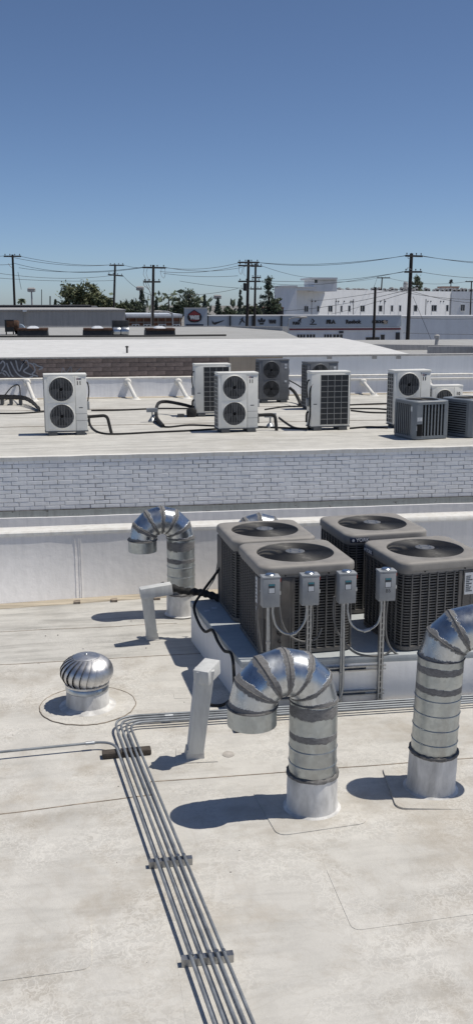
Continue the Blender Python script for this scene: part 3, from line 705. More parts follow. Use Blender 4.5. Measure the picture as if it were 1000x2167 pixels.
# ------------------------------------------------------------------ second building: painted brick wall and its equipment roof
YB, R2 = 13.5, 1.195
b2 = thing('brick_building', 'low building with a white painted brick wall and an equipment roof', 'building', (0, YB, -5))
def loc2(x, y, z): return (x, y-YB, z+5)
def box2(name, x0, x1, y0, y1, z0, z1, mat, parent=None, bevel=0): return MB().box(x0, x1, y0-YB, y1-YB, z0+5, z1+5).build(name, MT[mat], parent or b2, bevel=bevel)
wall2 = box2('wall', -10, 18, YB, YB+.3, -5, 1.16, 'mortar')
BW, BH, BZ, NC = .2085, .0595, .460, 12
def brick_mesh(seed, wd):
    r_ = random.Random(seed); j = lambda a: r_.uniform(-a, a); hw, hh = wd/2, BH/2-(.0022,.0032,.0042)[seed % 3]; f = -.012
    v = []
    for y, ins in ((.004, .0), (f+.004, .0), (f, .0055)):
        for sx, sz in ((-1,-1),(1,-1),(1,1),(-1,1)): v.append((sx*(hw-ins)+j(.002), y, sz*(hh-ins)+j(.0013)))
    return MB().add(v, [(0,1,5,4),(1,2,6,5),(2,3,7,6),(3,0,4,7),(4,5,9,8),(5,6,10,9),(6,7,11,10),(7,4,8,11),(8,9,10,11)])
variants = [brick_mesh(k, BW-rnd.choice((.004,.007,.010,.012))) for k in range(10)]
vmesh = [v.mesh('brick', MT['brick']) for v in variants]
cells = []
for c in range(NC):
    x = -3.4+(c % 2)*BW/2+rnd.uniform(-.02, .02)
    while x < 8.4:
        cells.append((x, BZ+BH*(c+.5))); x += BW*rnd.choice((1, 1, 1, 1, 1.0, .985, 1.012))
cells.sort(key=lambda c: abs(c[0]-2.1)); stuff = MB()
for k, (x, z) in enumerate(cells):
    dy = rnd.uniform(-.0012, .0012); q = rnd.randrange(10); rr_ = rnd.uniform(-.010, .010)
    if k < 300: link('brick', vmesh[q], wall2, loc2(x, YB+dy, z), (0, rr_, 0))
    else: stuff.add([(vx+x, vy+dy, vz+z+5) for vx, vy, vz in variants[q].v], variants[q].f)
tag(stuff.build('brickwork', MT['brick'], wall2), kind='stuff')
box2('upper_band', -10, 18, YB-.008, YB+.1, BZ+BH*NC, 1.163, 'brick')
def wavy2(name, z0, z1, y0, y1, mat, amp, n=70):
    L = []
    for k in range(n+1):
        x = -10+28*k/n; j = rnd.uniform(-amp, amp); L.append([loc2(x, y0+j*.6, z0), loc2(x, y0+j*.3, z1+j), loc2(x, y1, z1+j), loc2(x, y1, z0)])
    return MB().loft(L, True, True).build(name, MT[mat], b2)
wavy2('flashing', .365, .452, YB-.035, YB, 'copper', .003); wavy2('reglet', .448, .464, YB-.028, YB, 'mastic', .003)
wavy2('base_coat', -.02, .366, YB-.075, YB, 'backparapet', .004)
for x in (-8.0, -5.5, -3.0, -1.05, .9, 2.75, 5.1, 7.2, 9.5): pass
edge = MB(); L = []
for k in range(121):
    x = -10+28*k/120; j = rnd.uniform(-.004, .004); L.append([loc2(x, YB-.017+j*.3, 1.158+j), loc2(x, YB-.018+j*.3, 1.198), loc2(x, YB-.02, 1.212+j), loc2(x, YB+.14, 1.206), loc2(x, YB+.2, 1.18)])
edge.loft(L, closed=False).build('edge_metal', MT['coping'], b2, smooth=True)
box2('roof_deck', -10, 18, YB+.10, 22.2, 1.0, R2, 'roof2')
tag(MB().box(-10, 18, 11.07, YB+.05, -.3, -.02).build('lower_roof', MT['roof_b']), kind='structure')
for yy, x0, x1 in ((17.0, -10, 18), (19.6, -10, 18)):
    L = []
    for k in range(61):
        x = x0+(x1-x0)*k/60; j = rnd.uniform(-.02, .02); L.append([loc2(x, yy+j, R2+.001), loc2(x, yy+j, R2+.005), loc2(x, yy+j+.03, R2+.005), loc2(x, yy+j+.03, R2+.001)])
    MB().loft(L, True, True).build('seam', MT['seam'], b2)

# ---- back parapet of that roof with kickers, block wall behind
YW = 22.0
bp = thing('roof_parapet', 'low pale coated parapet with slanted kickers below the block wall', 'parapet', (0, YW, R2))
L = []; T_ = []
for k in range(71):
    x = -10+28*k/70; j = rnd.uniform(-.008, .008); L.append([(x, -.05+j, -.02), (x, -.01+j, .06), (x, .0, .425), (x, .09, .425), (x, .09, -.02)])
    T_.append([(x, -.008+j*.4, .418), (x, -.009+j*.4, .45), (x, .02, .468+j*.6), (x, .11, .46), (x, .11, .418)])
MB().loft(L, True, True).build('wall', MT['backparapet'], bp, smooth=True); MB().loft(T_, True, True).build('coping', MT['coping'], bp, smooth=True)
xa = at(735, 812, YW).x
MB().loft([[(x, -.03, .335), (x, -.035, .36), (x, .01, .375), (x, .01, .33)] for x in (xa, 18)], True, True).build('ledge', MT['coping'], bp)
L = [[(x, -.10+rnd.uniform(-.02,.02), .001), (x, -.09, .012), (x, .0, .03), (x, .0, .0)] for x in [-10+28*k/50 for k in range(51)]]
MB().loft(L, True, True).build('base_lap', M('base_lap_far', (.43, .38, .30), .85, 0, .3, 4, (.4, 4, 1)), bp)
for (px, by, lab) in ((57, 846, 'slanted white kicker beside the bundled black lines'), (270, 847, 'slanted white kicker between the lone beige unit and the neighbouring kicker'), (377, 846, 'slanted white kicker beside the coil side of the beige unit'), (768, 839, 'slanted white kicker behind the outdoor unit with its coil showing'), (905, 834, 'slanted white kicker behind the small single fan unit')):
    q = at(px, 808, YW-.03); f = on(px+18, by, R2)
    f = Vector((q.x+.16, YW-.42, R2)); t = thing('parapet_kicker', lab, 'brace', f, 0, 'kickers bracing the far parapet'); d = q-f
    MB().tube([(0,0,.0), d*.5, d*.93, d], [.045, .043, .043, .05], 10).build('strut', MT['coping'], t, smooth=True)
    MB().lathe([(.075,0),(.085,.03),(.06,.08),(.001,.09)], 12, Matrix.Translation(d+Vector((0,.03,0))) @ Matrix.Rotation(R(90), 4, 'X')).build('boot', MT['coping'], t, smooth=True)
    MB().lathe([(.11,.0),(.07,.02),(.05,.06)], 12).build('foot', MT['coping'], t, smooth=True)

b3 = thing('block_building', 'building with brown block wall, tan plaster and pale paint under a white roof', 'building', (0, YW+.1, -5))
def box3(name, x0, x1, y0, y1, z0, z1, mat, parent=None, bevel=0): return MB().box(x0, x1, y0-YW-.1, y1-YW-.1, z0+5, z1+5).build(name, MT[mat], parent or b3, bevel=bevel)
x_tan, x_blue = at(485, 780, YW+.1).x, at(546, 780, YW+.1).x
w3 = box3('wall', -12, x_tan, YW+.13, YW+.4, -5, 2.075, 'cmu_mortar')
box3('plaster_wall', x_tan, x_blue, YW+.105, YW+.4, -5, 2.075, 'tan'); box3('painted_wall', x_blue, 18, YW+.105, YW+.4, -5, 2.075, 'bluewall')
box3('plaster_strip', x_blue, at(600, 757, YW).x, YW+.101, YW+.15, 2.02, 2.074, 'tan')
CW, CH = .405, .0955
cm = MB().box(-CW/2+.004, CW/2-.004, -.028, .02, -CH/2+.0035, CH/2-.0035).mesh('block', MT['cmu']); 
for c in range(5):
    x = -4.6+(c % 2)*CW/2
    while x+CW/2 < x_tan-.005:
        link('block', cm, w3, (x, .03+rnd.uniform(-.003,.003), 5+2.075-CH*(c+.5)-.004)); x += CW
box3('roof_edge', -12, 18, YW+.07, YW+.42, 2.076, 2.105, 'conc')
for px, py in ((792,752),(843,752),(697,752)): 
    q = at(px, py+4, YW+.1); MB().box(q.x-.06, q.x+.05, -.012, .01, q.z+5-.035, q.z+5+.03).build('chipped_patch', MT['conc'], b3)
# sprayed lettering strokes
def stroke(pts, wd, name, mat, y):
    P = spline([(p[0], 0, p[1]) for p in pts], 6); mb = MB(); A = []; B = []
    for i, p in enumerate(P):
        d = (P[min(i+1, len(P)-1)]-P[max(i-1, 0)]).normalized(); n = Vector((-d.z, 0, d.x))*wd/2; A.append(p+n); B.append(p-n)
    mb.loft([[(a.x, y, a.z), (b.x, y, b.z), (b.x, y+.004, b.z), (a.x, y+.004, a.z)] for a, b in zip(A, B)], True, True); return mb.build(name, MT[mat], w3)
def gz(px, py): q = at(px, py, YW+.07); return (q.x, q.z+5)
o = MB(); pts = [gz(-40,762), gz(40,760), gz(62,775), gz(83,798), gz(-40,800)]
o.poly(pts, -.006, -.002); o.build('spray_fill', MT['sprayd'], w3)
for pts in ([(0,770),(6,764),(10,772),(4,785),(12,795)], [(14,768),(22,790),(28,797)], [(22,765),(36,790),(55,800),(70,796)], [(33,762),(40,785),(48,770),(52,762)], [(46,770),(56,762),(60,775),(50,785),(66,793)],
            [(62,768),(70,772),(74,784),(68,792),(80,796)], [(70,768),(80,774),(90,778),(82,782)], [(0,790),(10,785),(20,797)], [(-25,770),(-10,795),(-5,770)], [(-35,795),(-20,765),(-12,780)]):
    stroke([gz(*p) for p in pts], .030, 'spray_stroke', 'spray', -.0085)
stroke([gz(x, y) for x, y in ((130,792),(133,778),(140,788),(150,776),(152,792),(165,784),(172,778))], .014, 'spray_stroke', 'spray', -.003)

# white roof of that building, ridge, grey roof beyond
zr, YR = 2.22, at(725, 715, 31).y
def rp(px, py, z): return on(px, py, z)
e0 = Vector((at(865, 750, YW+.2).x, YW+.15, 2.11)); e1 = on(722, 715, zr)
wr = MB(); nn = 14; L = []
for k in range(nn+1):
    u = k/nn; y = (YW+.15)+(e1.y-YW-.15)*u; xe = e0.x+(e1.x-e0.x)*u; z = 2.11+(zr-2.11)*math.sin(u*math.pi/2); L.append([(xx, y-YW-.1, z+5) for xx in (-14, -6, 0, 3, xe)])
L2 = L+[[(xx, L[-1][0][1]+9, zr-.02+5) for xx in (-14, -6, 0, 3, e1.x-.3)]]
wr.loft(L, closed=False); 
for k in range(nn): wr.add([L[k][4], L[k+1][4], (L[k+1][4][0], L[k+1][4][1], 5+1.6), (L[k][4][0], L[k][4][1], 5+1.6)], [(0,1,2,3)])
wr.build('white_roof', MT['roof3'], b3, smooth=True)
yr = e1.y
gp1, gp2 = at(478, 689.5, 46), at(597, 690.5, 39)
slab(MB(), [(-20, yr-.02-YW-.1), (at(640, 715, yr).x, yr-.02-YW-.1), (gp2.x, gp2.y-YW-.1), (gp1.x, gp1.y-YW-.1), (-20, 46-YW-.1)], 6.4, 5+zr-.035).build('grey_roof', MT['roofgrey'], b3); box3('ridge_curb', -20, e1.x, yr-.06, yr+.25, zr-.06, zr+.012, 'roofgrey', bevel=.008)
xd = at(865, 750, YW+.2).x
box3('side_deck', xd-3, 18, YW+.4, yr+14, 1.2, 1.62, 'roofgrey')
# low concrete parapet round the side deck
pA, pB, pC = at(800, 728, 33.0), at(905, 733, 33.0), at(1000, 751, 24.0)
def wallseg(name, a, b, z0, th, mat, parent, off):
    a, b = Vector(a), Vector(b); d = Vector((b.x-a.x, b.y-a.y, 0)).normalized(); n = Vector((-d.y, d.x, 0))*th
    o = Vector(off); pts = [a, b, b+n, a+n]
    return MB().add([(p.x-o.x, p.y-o.y, z0-o.z) for p in pts]+[(p.x-o.x, p.y-o.y, p.z-o.z) for p in (a, b, Vector((b.x, b.y, b.z))+n, Vector((a.x, a.y, a.z))+n)],
        [(0,1,2,3),(4,7,6,5),(0,4,5,1),(1,5,6,2),(2,6,7,3),(3,7,4,0)]).build(name, MT[mat], parent)
off3 = (0, YW+.1, -5)
wallseg('side_parapet', at(770,728,34), at(1040,731.5,34), 1.55, .2, 'conc', b3, off3); wallseg('side_parapet', at(905,733,30.5), at(1040,733.5,30), 1.55, .2, 'conc', b3, off3)
wallseg('side_parapet', at(997,733,30.0), at(1080,752,24.5), 1.55, .2, 'conc', b3, off3)
p0, p1, p2 = at(100, 689.5, 46), at(478, 689.5, 46), at(597, 690.5, 39)
wallseg('far_parapet', at(-60,690,46), p1, 1.9, .25, 'conc', b3, off3); wallseg('far_parapet', p1, p2, 1.9, .25, 'conc', b3, off3)

# ------------------------------------------------------------------ split outdoor units
def make_split(mat, side, wd=.67, dp=.27, ht=.98, fans=2, rs=.90):
    t = thing('split_unit', 'x', 'air conditioner'); z0 = .065; H = ht-z0; f = -dp/2
    MB().box(-wd/2, wd/2, -dp/2, dp/2, z0, ht-.02).build('body', MT[mat], t, bevel=.008)
    MB().box(-wd/2-.006, wd/2+.006, -dp/2-.008, dp/2+.006, ht-.035, ht).build('top_cover', MT[mat], t, bevel=.007)
    for s in (-1, 1): MB().box(s*wd*.33-.07, s*wd*.33+.07, -dp/2-.03, dp/2+.03, 0, .05).build('foot_pad', MT['pad'], t)
    MB().box(-wd/2-.01, wd/2+.01, -dp/2-.005, dp/2+.005, .05, .066).build('base_tray', MT['pad'], t)
    cx = -wd/2+wd*.395; rad = H*.212 if fans == 2 else H*.36; cs = [z0+H*.735, z0+H*.265] if fans == 2 else [z0+H*.47]
    hw = rad*1.10
    for cz in cs:
        n = 48; hv = rad*1.09
        def sq(y):
            o = []
            for i in range(n):
                a = 2*math.pi*i/n+math.pi/n; c, s = math.cos(a), math.sin(a); k = 1/max(abs(c), abs(s)); o.append((cx+c*k*hw, y, cz+s*k*hv))
            return o
        def ci(r_, y): return [(cx+r_*math.cos(2*math.pi*i/n+math.pi/n), y, cz+r_*math.sin(2*math.pi*i/n+math.pi/n)) for i in range(n)]
        MB().loft([sq(f+.001), sq(f-.008), ci(rad*1.03, f-.012), ci(rad, f-.020), ci(rad*.985, f-.016), ci(rad*.97, f+.001)]).build('fan_shroud', MT[mat], t, smooth=True)
        dk = MB(); dk.loft([ci(rad*.99, f-.002), ci(.001, f-.002)]); dk.build('fan_well', MT['well'], t)
        bl = []
        for k in range(5):
            u = k/4; r_ = rad*(.2+.72*u); bl.append([(cx+r_*math.cos(a), f-.004-.004*j, cz+r_*math.sin(a)) for j, a in ((0, .3*u), (1, .3*u+1.25))])
        for q in range(3):
            T = Matrix.Translation((cx, 0, cz)) @ Matrix.Rotation(q*2*math.pi/3+.4, 4, 'Y') @ Matrix.Translation((-cx, 0, -cz)); MB().loft(bl, closed=False, T=T).build('fan_blade', MT['splitfan'], t)
        g = MB()
        for k in range(1, 8): 
            rr_ = rad*k/8; g.tube([(cx+rr_*math.cos(2*math.pi*i/28), f-.014-.006*(1-(k/8)**2), cz+rr_*math.sin(2*math.pi*i/28)) for i in range(28)], .0016, 4, closed=True)
        gg = g.build('fan_guard', MT['wire'], t)
        for k in range(-4, 5):
            x = k*rad/4.6; hh = math.sqrt(max(0, rad**2-x*x)); MB().box(cx+x-.0032, cx+x+.0032, f-.023, f-.019, cz-hh, cz+hh).build('guard_bar', MT['hub' if mat != 'splitg' else 'wire'], gg)
        MB().lathe([(rad*.14, 0), (rad*.13, .006), (.001, .008)], 16, Matrix.Translation((cx, f-.018, cz)) @ Matrix.Rotation(R(90), 4, 'X')).build('fan_hub', MT['fanb'], gg)
    xs_ = cx+hw+.012
    MB().box(xs_-.004, xs_, f-.003, f+.002, z0, ht-.04).build('panel_joint', MT['pad'], t)
    for zz in ((z0+H*.30, z0+H*.18) if fans == 2 else ()): MB().box(xs_, wd/2, f-.002, f+.002, zz-.002, zz+.002).build('panel_joint', MT['pad'], t)
    MB().box(xs_+.05, xs_+.11, f-.004, f, z0+H*.40, z0+H*.415).build('nameplate', MT['stickerd'], t)
    # coil on the left end and across the back
    c = MB(); c.box(-wd/2-.003, -wd/2+.002, -dp/2+.03, dp/2-.015, z0+.03, ht-.06); sc = c.build('side_coil', MT['fin'], t)
    g = MB(); nr = 13 if fans == 2 else 7
    for k in range(nr+1): z = z0+.03+(ht-.09-z0)*k/nr; g.box(-wd/2-.010, -wd/2-.002, -dp/2+.03, dp/2-.015, z-.006, z+.006)
    for k in range(4): y = -dp/2+.03+(dp-.045)*k/3; g.box(-wd/2-.0105, -wd/2-.0022, y-.006, y+.006, z0+.025, ht-.055)
    g.build('coil_guard', MT[side], sc)
    xr_ = wd/2-wd*.24
    c = MB(); c.box(-wd/2+.03, xr_, dp/2-.002, dp/2+.004, z0+.03, ht-.06); sc = c.build('back_coil', MT['fin'], t)
    for k in range(10 if fans == 2 else 6):
        z = z0+.03+(ht-.09-z0)*k/(9 if fans == 2 else 5); MB().box(-wd/2+.03, xr_, dp/2+.003, dp/2+.010, z-.0028, z+.0028).build('guard_wire', MT['gridw'], sc)
    for k in range(5): x = -wd/2+.03+(xr_+wd/2-.03)*k/4; MB().box(x-.0028, x+.0028, dp/2+.004, dp/2+.011, z0+.03, ht-.06).build('guard_wire', MT['gridw'], sc)
    MB().box(wd/2-.10, wd/2-.04, dp/2-.002, dp/2+.003, z0+H*.40, z0+H*.415).build('nameplate', MT['stickerd'], t)
    # electrical box and line set on the right end
    MB().box(wd/2, wd/2+.045, -.05, .05, z0+H*.36, z0+H*.50).build('junction_box', MT['box'], t, bevel=.004)
    MB().tube(spline([(wd/2+.02, .0, z0+H*.49), (wd/2+.045, .02, z0+H*.68), (wd/2+.03, .03, z0+H*.82), (wd/2-.005, .03, z0+H*.84)]), .011, 7).build('power_whip', MT['foam'], t, smooth=True)
    MB().tube(spline([(wd/2-.005, -.02, z0+H*.26), (wd/2+.03, -.02, z0+H*.22), (wd/2+.035, -.02, z0+.06)]), .017, 7).build('service_line', MT['foam'], t, smooth=True)
    return t
def stick(t, txt, x, z, size, y, mark=True):
    me = text_mesh(txt, size, .0008, MT['ink'], bold=.0025); me.transform(Matrix.Translation((x, y, z))); link('number', me, t)
    if mark:
        b = MB(); b.box(x-.04, x+.045, y+.0005, y+.002, z+.05, z+.085); bo = b.build('logo_plate', MT['sticker'], t)
        me = text_mesh('C', .045, .0008, MT['red'], bold=.001); me.transform(Matrix.Translation((x-.018, y-.0005, z+.0675))); link('lettering', me, bo)
        me = text_mesh('&H', .030, .0008, MT['ink'], bold=.001); me.transform(Matrix.Translation((x+.018, y-.0005, z+.0675))); link('lettering', me, bo)
sp = make_split('split', 'gridw'); back = copy_tree(sp)
stick(sp, '11', .215, .83, .085, -.139)
def place(t, x, y, rz, lab, grp='outdoor units on the equipment roof', z=R2+.003, sc=1.0):
    t.location = (x, y, z); t.rotation_euler = (0, 0, R(rz)); t.scale = (sc,)*3; return tag(t, lab, 'air conditioner', grp)
A = on(141, 921, R2); B = on(503, 915, R2); Cc = on(866, 906, R2); Hh = on(698, 911, R2); G = on(450, 881, R2)
place(sp, A.x, A.y+.14, 3, 'beige twin fan outdoor unit standing alone beside the drooping black pipe')
s2 = copy_tree(sp); place(s2, B.x, B.y+.16, 5, 'beige twin fan outdoor unit in front of the unit that shows its coil', sc=1.0)
s3 = copy_tree(sp); place(s3, Cc.x+.02, Cc.y+.17, 6, 'beige twin fan outdoor unit behind the slate cube condensers')
place(back, Hh.x, Hh.y+.18, 183, 'beige outdoor unit showing its black gridded coil in front of the graphite unit')
s5 = copy_tree(back); place(s5, G.x, G.y+.15, 183, 'beige outdoor unit showing its gridded coil behind the middle beige twin fan unit')
gr = make_split('splitg', 'splitg', .66, .27, .92)
E_ = on(578, 852, R2); F_ = on(678, 866, R2)
for zz in (.80, .74, .45): tag_label(gr, .255, -.139, zz, .05, .045, 0, 2)
place(gr, E_.x+.0, E_.y+.14, 6, 'graphite twin fan outdoor unit beside the tan plaster wall'); s6 = copy_tree(gr); place(s6, F_.x, F_.y+.12, 12, 'graphite outdoor unit half hidden behind the one with gridded coil', sc=1.0)
s6.scale = (1.02, 1, 1.03)
sm = make_split('split', 'gridw', .60, .24, .52, 1); stick(sm, '10', .21, .36, .08, -.124, False)
D_ = on(944, 874, R2); place(sm, D_.x, D_.y+.12, 1, 'small beige single fan outdoor unit behind the slate cube condensers', sc=1.03)

def make_cube(kind):
    t = thing('cube_condenser', 'x', 'condenser'); s = .64; hh = .60
    MB().loft([[(x, y, z) for x, y in rrect(s+g, s+g, .09)] for g, z in ((-.03, 0), (.01, .01), (.01, .05), (-.03, .055))], True, True).build('base_pan', MT['grey'], t)
    MB().loft([[(x, y, z) for x, y in rrect(s-.05, s-.05, .07)] for z in (.05, .56)], True).build('coil', MT['coil'], t)
    nn = 6; base = rrect(s, s, .09, nn, 10)
    def q(g, rad, z): return [(x, y, z) for x, y in rrect(s+g, s+g, rad, nn, 10)]
    def ci(r_, z): return [(r_*math.cos(math.atan2(y, x)), r_*math.sin(math.atan2(y, x)), z) for x, y in base]
    MB().loft([q(-.04,.07,.545), q(.012,.095,.545), q(.012,.095,.588), q(-.01,.09,.600), ci(.275,.604), ci(.265,.598), ci(.262,.54)]).build('lid', MT['grey'], t, smooth=True)
    MB().lathe([(.262,.535),(.262,.545),(.02,.545)], 32).build('fan_well', MT['black'], t)
    g = MB()
    for k in range(14): g.torus(.05+k*.016, .002, .597, 40, 4)
    for k in range(4): a = k*math.pi/2+.4; g.tube([(0,0,.601), (.262*math.cos(a), .262*math.sin(a), .597)], .003, 5)
    g.build('fan_guard', MT['wire'], t)
    if kind == 'v':
        sl = MB().box(-.011, .011, -.006, .004, .05, .548).mesh('slat', MT['grey'])
        for side in range(4):
            for k in range(9):
                a = side*math.pi/2; x = -.235+k*.47/8; p = Matrix.Rotation(a, 3, 'Z') @ Vector((x, -s/2+.006, 0)); link('slat', sl, t, p, (0,0,a))
    else:
        L_ = [[(x, y, z) for x, y in rrect(s+g, s+g, .09, 3)] for g, z in ((0,-.009),(0,.009),(-.02,.009),(-.02,-.009))]; L_.append(L_[0]); sl = MB().loft(L_).mesh('slat', MT['grey'])
        for k in range(13): link('slat', sl, t, (0,0,.075+k*.0375))
    h_ = s/2
    for sx, sy in ((-1,-1),(1,-1),(1,1),(-1,1)):
        w_ = .10 if (sx, sy) != (-1,-1) else .15; o = .004
        pts = [(-h_+w_, -h_-o), (-h_+.05, -h_-o), (-h_-o, -h_+.05), (-h_-o, -h_+.10), (-h_+.02, -h_+.10), (-h_+.02, -h_+.06), (-h_+.06, -h_+.02), (-h_+w_, -h_+.02)]
        T = Matrix.Diagonal((-sx, -sy, 1, 1)) if True else None
        MB().loft([[(x, y, z) for x, y in pts] for z in (.045, .546)], True, True, T=Matrix.Diagonal((-sx if sx > 0 else 1, -sy if sy > 0 else 1, 1, 1))).build('corner_panel', MT['grey'], t)
    if kind == 'v':
        tag_label(t, -h_+.10, -h_-.0045, .32, .085, .06, 0, 3); tag_label(t, -h_-.0045, -h_+.075, .48, .045, .075, R(-90), 2); tag_label(t, -h_+.075, -h_-.0045, .18, .06, .07, 0, 3)
        MB().box(-h_+.055, -h_+.145, -h_-.010, -h_, .06, .245).build('service_recess', MT['black'], t)
    return t
I = on(897, 931, R2)+Vector((.06, .36, 0)); cv = make_cube('v'); cv.location = (I.x, I.y, R2+.003); cv.rotation_euler = (0,0,R(12)); tag(cv, 'slate cube condenser with upright slats and paper labels', 'condenser', 'slate cube condensers')
J = on(985, 927, R2)+Vector((.06, .36, 0)); ch = make_cube('h'); ch.location = (J.x+.12, J.y+.02, R2+.003); ch.rotation_euler = (0,0,R(28)); tag(ch, 'slate cube condenser with horizontal slats', 'condenser', 'slate cube condensers')

# ------------------------------------------------------------------ lines and cables on that roof
def o2(px, py, dz=0.0): q = on(px, py, R2); q.z += dz; return q
def run(name, lab, cat, pts, r, mat, grp=None, fil=None): 
    return pipe_thing(name, lab, cat, fillet(pts, fil) if fil else spline(pts, 6), r, mat, grp, 8)
gl = 'pipes and cables on the equipment roof'
q = A.y+.2
run('insulated_line', 'black insulated pipe arching down beside the lone beige unit', 'pipe', [Vector((A.x+.34, q, R2+.27)), Vector((A.x+.66, q, R2+.29)), o2(236, 918)+Vector((0,.05,.0))], .026, 'foam', gl, .09)
run('insulated_line', 'black insulated pipe arching down beside the middle beige unit', 'pipe', [Vector((B.x+.32, B.y+.2, R2+.255)), Vector((B.x+.66, B.y+.2, R2+.265)), o2(586, 912)+Vector((0,.05,.0))], .028, 'foam', gl, .08)
run('insulated_line', 'thick black insulated bend behind the middle beige unit', 'pipe', [o2(345,905,.03), o2(331,893,.10), o2(334,880,.22), o2(350,876,.24), o2(385,880,.22), o2(410,880,.16)], .032, 'foam', gl)
MBt = thing('pipe_bundle', 'bulky wrapped black pipe bundle on the roof beside the gridded coil', 'pipe', o2(405, 882)); MB().loft([[(x*.17, y*.12, z) for x, y in rrect(1, 1, .4)] for z in (.0,)]+[[(x*.19, y*.14, z) for x, y in rrect(1, 1, .4)] for z in (.06, .13)]+[[(x*.10, y*.1, .17) for x, y in rrect(1, 1, .4)]], True, True).build('wrap', MT['foam'], MBt, smooth=True); MB().box(-.26,-.14,-.05,.05,0,.06).build('block', MT['pad'], MBt)
cab = [([(187,889),(196,908),(215,918),(250,920),(330,916),(400,913),(460,909)], 'long black cable from the lone beige unit to the middle one'),
       ([(330,880),(330,893),(350,905),(400,901),(460,903)], 'black cable looping from the pipe support to the middle beige unit'),
       ([(545,905),(600,907),(640,909),(657,908)], 'black cable on the roof between the beige units in front'),
       ([(590,885),(606,897),(625,907),(655,909)], 'black cable curving past the graphite units to the gridded coil'),
       ([(740,908),(780,905),(820,907)], 'black cable between the gridded unit and the angled beige unit'),
       ([(-40,876),(40,876),(96,872)], 'black cable along the roof beside the lone beige unit'),
       ([(193,870),(260,869),(330,866),(412,866)], 'black cable along the roof behind the beige units'),
       ([(560,868),(600,862),(640,861)], 'black cable in front of the graphite units'),
       ([(740,866),(790,866),(822,868)], 'black line in front of the kicker behind the gridded unit'),
       ([(740,858),(790,856),(825,855)], 'thin black line closest to the kicker behind the gridded unit'), ([(742,870),(780,874),(822,875)], 'black line on the roof beside the angled beige unit'),
       ([(-40,921),(0,918),(40,915)], 'faint dark line on the roof near the brick edge')][:11]
for pts, lab in cab: run('roof_cable', lab, 'cable', [o2(x, y, .016) for x, y in pts], .015, 'foam', gl)
run('insulated_line', 'black line arching behind the graphite twin fan unit', 'pipe', [o2(612,850,.30), o2(622,851,.22), o2(632,855,.08), o2(634,858,.02)], .035, 'foam', gl)
run('roof_cable', 'black cable slanting from the graphite unit junction box to its neighbour', 'cable', [at(612,805,20.3), at(625,812,20.0), at(641,822,19.4)], .013, 'foam', gl)
run('roof_cable', 'black cable hanging down the corner of the gridded coil unit', 'cable', [at(661,812,15.75), at(655,830,15.75), at(656,870,15.75), at(652,900,15.7), o2(647,911,.02)], .014, 'foam', gl)
def stand(px, py, lab, hgt):
    t = thing('pipe_support', lab, 'pipe support', o2(px, py), 0, 'pipe supports on the equipment roof')
    MB().box(-.10, .10, -.03, .03, hgt-.02, hgt+.05).build('saddle', MT['box'], t); MB().tube([(0,0,.06),(0,0,hgt)], .014, 8).build('stem', MT['emt'], t); MB().lathe([(.07,0),(.075,.02),(.04,.07),(.014,.09)], 14).build('foot', MT['emt'], t, smooth=True)
stand(322, 893, 'small steel pipe support under the insulated bend', .20); stand(571, 905, 'thin pipe support behind the arching pipe', .2)
# bundle at the left edge
t = thing('line_bundle', 'cluster of wrapped black lines with taped joints beside the lone unit', 'pipe', o2(40, 866), 0)
b0 = o2(40, 866)
for k in range(4):
    pts = [o2(-60, 850+k*3, .16)-b0, o2(0, 851+k*2.5, .15)-b0, o2(45, 853+k*2, .15)-b0, o2(66, 858+k*2, .12)-b0, o2(84, 868+k*1.5, .04)-b0]
    MB().tube(spline(pts, 8), [.016+.006*(math.sin(i*2.1+k) > .4) for i in range(33)], 8).build('line', MT['foam'], t, smooth=True)
MB().tube(spline([o2(10,852,.15)-b0, o2(26,846,.28)-b0, o2(41,846,.32)-b0, o2(44,855,.15)-b0], 8), .014, 7).build('line', MT['foam'], t, smooth=True)
for px in (5, 24, 44): MB().box(*[v for v in ((o2(px,856)-b0).x-.03, (o2(px,856)-b0).x+.03)], (o2(px,856)-b0).y-.15, (o2(px,856)-b0).y+.15, .0, .125).build('block', MT['pad'], t)

# ------------------------------------------------------------------ things on the far roofs
ZG = zr-.035
def og(px, py): return on(px, py, ZG)
for px, lab in ((69, 'brown rimmed skylight beside the rusty blower'), (207, 'brown rimmed skylight beside the blue grey fan housing'), (340, 'brown rimmed skylight standing apart near the corner of the parapet')):
    c = on(px, 712, ZG); k = c.y*.000488
    t = thing('skylight', lab, 'skylight', c, 0, 'skylights on the grey roof'); wd = 62*k
    MB().loft([[(x*wd, y*1.0, 0) for x, y in ((-.5,0),(.5,0),(.5,1),(-.5,1))], [(x*wd*.97, y*1.0+.03, .20) for x, y in ((-.5,0),(.5,0),(.5,1),(-.5,1))]], True, True).build('curb', MT['dark'], t)
    MB().box(-wd*.47, wd*.49, -.02, 1.03, .20, .27).build('rim', MT['rust'], t, bevel=.01)
    MB().loft([[(x*wd*.4, .5+y*.9, .268) for x, y in rrect(1,1,.2)], [(x*wd*.3, .5+y*.7, .31) for x, y in rrect(1,1,.2)], [(x*wd*.15, .5+y*.3, .34) for x, y in rrect(1,1,.2)]], False, True).build('dome', MT['skylight'], t, smooth=True)
c = on(22, 708, ZG); t = thing('exhaust_blower', 'rusty belt driven exhaust blower on thin legs', 'blower', c); k = c.y*.000488
MB().lathe([(.001,0),(10*k,0),(11*k,.05),(11*k,.3),(9*k,.34),(.001,.34)], 18, Matrix.Translation((-2*k, .2, 18*k)) @ Matrix.Rotation(R(90), 4, 'Y')).build('wheel_housing', MT['rust'], t, smooth=True)
MB().box(-10*k, 8*k, -.1, .5, 6*k, 30*k).build('frame', MT['dark'], t); MB().box(-6*k, 9*k, -.14, -.09, 16*k, 28*k).build('guard', MT['rust'], t)
